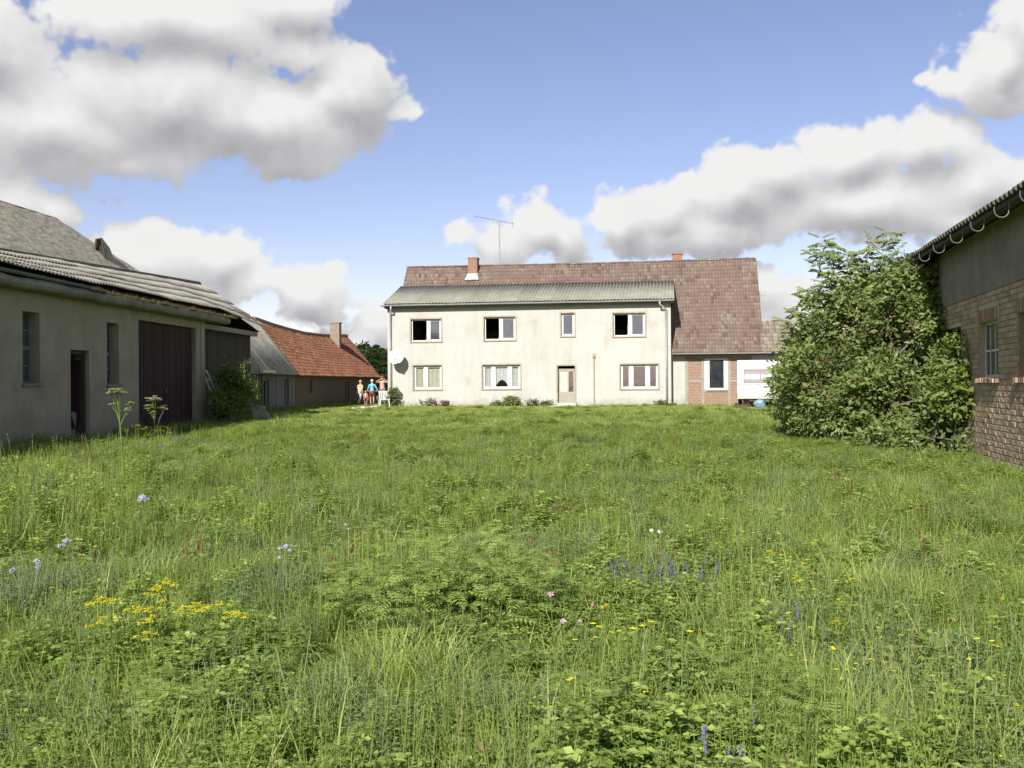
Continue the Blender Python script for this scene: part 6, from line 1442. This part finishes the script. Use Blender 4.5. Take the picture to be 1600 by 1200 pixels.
def hogweed(px, py, Y, label, umb):
    a, b = ray(px, py); x = a * Y; z = EYE + b * Y; g = ground(x, Y); t = thing('hogweed', label, 'wildflower', (x, Y, g)); rnd = random.Random(px); st = MB(); root = Vector((x + .10, Y, g))
    fork = Vector((x + .04, Y, z - .55)); st.tube([root, fork, Vector((x, Y, z - .05))], [.010, .007, .004], 6, .3)
    for (dx, dz, r) in umb:
        r *= .82
        c = Vector((x + dx, Y + rnd.uniform(-.06, .06), z + dz)); f0 = fork.lerp(Vector((x, Y, z)), .15 + .3 * rnd.random()); st.tube([f0, f0.lerp(c, .6) + Vector((0, 0, .0)), c - Vector((0, 0, .06))], [.0038, .003, .0022], 5, .3)
        f = MB(); n = max(6, int(r * 190))
        for q in range(n):
            aa = q * 2.4; rr_ = r * ((q + .5) / n) ** .5; cc = c + Vector((rr_ * math.cos(aa), rr_ * math.sin(aa), -rr_ * .55 + rnd.uniform(-.018, .018))); st.tube([c - Vector((0, 0, .06)), cc], .0015, 3, .6)
            flower_head(f, cc, .022, 16, rnd, size=.012)
        f.build('umbel', 'umbel', t)
    for k in range(5): 
        l = MB(); p = root.lerp(fork, .1 + .2 * k); pinnate(l, tuple(p), k * 2.4, .32, .8, .5, rnd, pairs=5, lw=.4); l.build('leaf', 'broad', t)
    st.build('stem', 'broad', t)
hogweed(183, 607, 11.0, 'tall cream flowered hogweed in front of the left barn wall', [(0, 0, .085), (.055, -.01, .06), (-.05, -.03, .05), (-.055, -.16, .04), (.13, -.15, .045), (.10, -.22, .03)])
hogweed(238, 620, 11.4, 'second cream hogweed with dense head in front of the red gate', [(0, 0, .09), (.04, -.02, .06), (-.03, -.10, .055), (.10, -.11, .05), (-.01, -.16, .04)])
def tansy_clump():
    a, b = ray(690, 930); cx, cy = a * 6.6, 6.6; t = thing('tansy_clump', 'broad clump of fern like tansy leaves in the middle foreground', 'plant', (cx, cy, 0)); rnd = random.Random(4); mes = []
    for k in range(6): mb = MB(); pinnate(mb, (0, 0, 0), 0, .185 + .012 * k, .75, .25 + .11 * k, rnd, droop=1.4, pairs=9, lw=.30); me = mb.mesh('leaf'); me.materials.append(M['tansy']); mes.append(me)
    st = MB(); cnt = 0
    for i in range(60):
        q = rnd.random() ** .55; aa = rnd.uniform(0, 6.283); x, y = cx + .68 * q * math.cos(aa), cy + .80 * q * math.sin(aa); h = (.66 - .24 * q ** 2) * rnd.uniform(.8, 1.08); x2, y2 = x + .10 * q * math.cos(aa), y + .1 * q * math.sin(aa); st.tube([(x, y, 0), (x2, y2, h)], [.004, .002], 4, .3)
        for k in range(5):
            if cnt >= 298: break
            f_ = .42 + .145 * k; o = part_of(mes[(i + k) % 6], 'leaf', 'tansy', t, (x + (x2 - x) * f_, y + (y2 - y) * f_, h * f_), rnd.uniform(0, 6.283) if k % 2 else aa + rnd.uniform(-.9, .9)); o.scale = (1., 1., 1.); s_ = rnd.uniform(.8, 1.15) * (1.1 - .12 * k); o.scale = (s_, s_, s_); cnt += 1
    st.build('stems', 'tansy', t); ex = MB()
    for i in range(520):
        q = rnd.random() ** .5; aa = rnd.uniform(0, 6.283); h = (.66 - .26 * q ** 2) * rnd.uniform(.45, 1.03); pinnate(ex, (cx + .74 * q * math.cos(aa), cy + .86 * q * math.sin(aa), h), rnd.uniform(0, 6.283), rnd.uniform(.09, .16), rnd.uniform(.2, .9), rnd.random(), rnd, pairs=6, lw=.32)
    ex.build('small_leaves', 'tansy', t, kind='stuff')
    for i in range(16):
        bx, by = ray(540 + i * 9 + rnd.uniform(-6, 6), 835 + rnd.uniform(-12, 16)); Y = 7.1 + rnd.uniform(-.15, .2); f = MB(); c = (bx * Y, Y, min(EYE + by * Y, .68)); flower_head(f, c, .028, 12, rnd, size=.006); f.tube([(c[0], c[1] - .02, .25), c], .002, 3, .4); f.build('flower_bud', 'paleyellow', t)
tansy_clump()
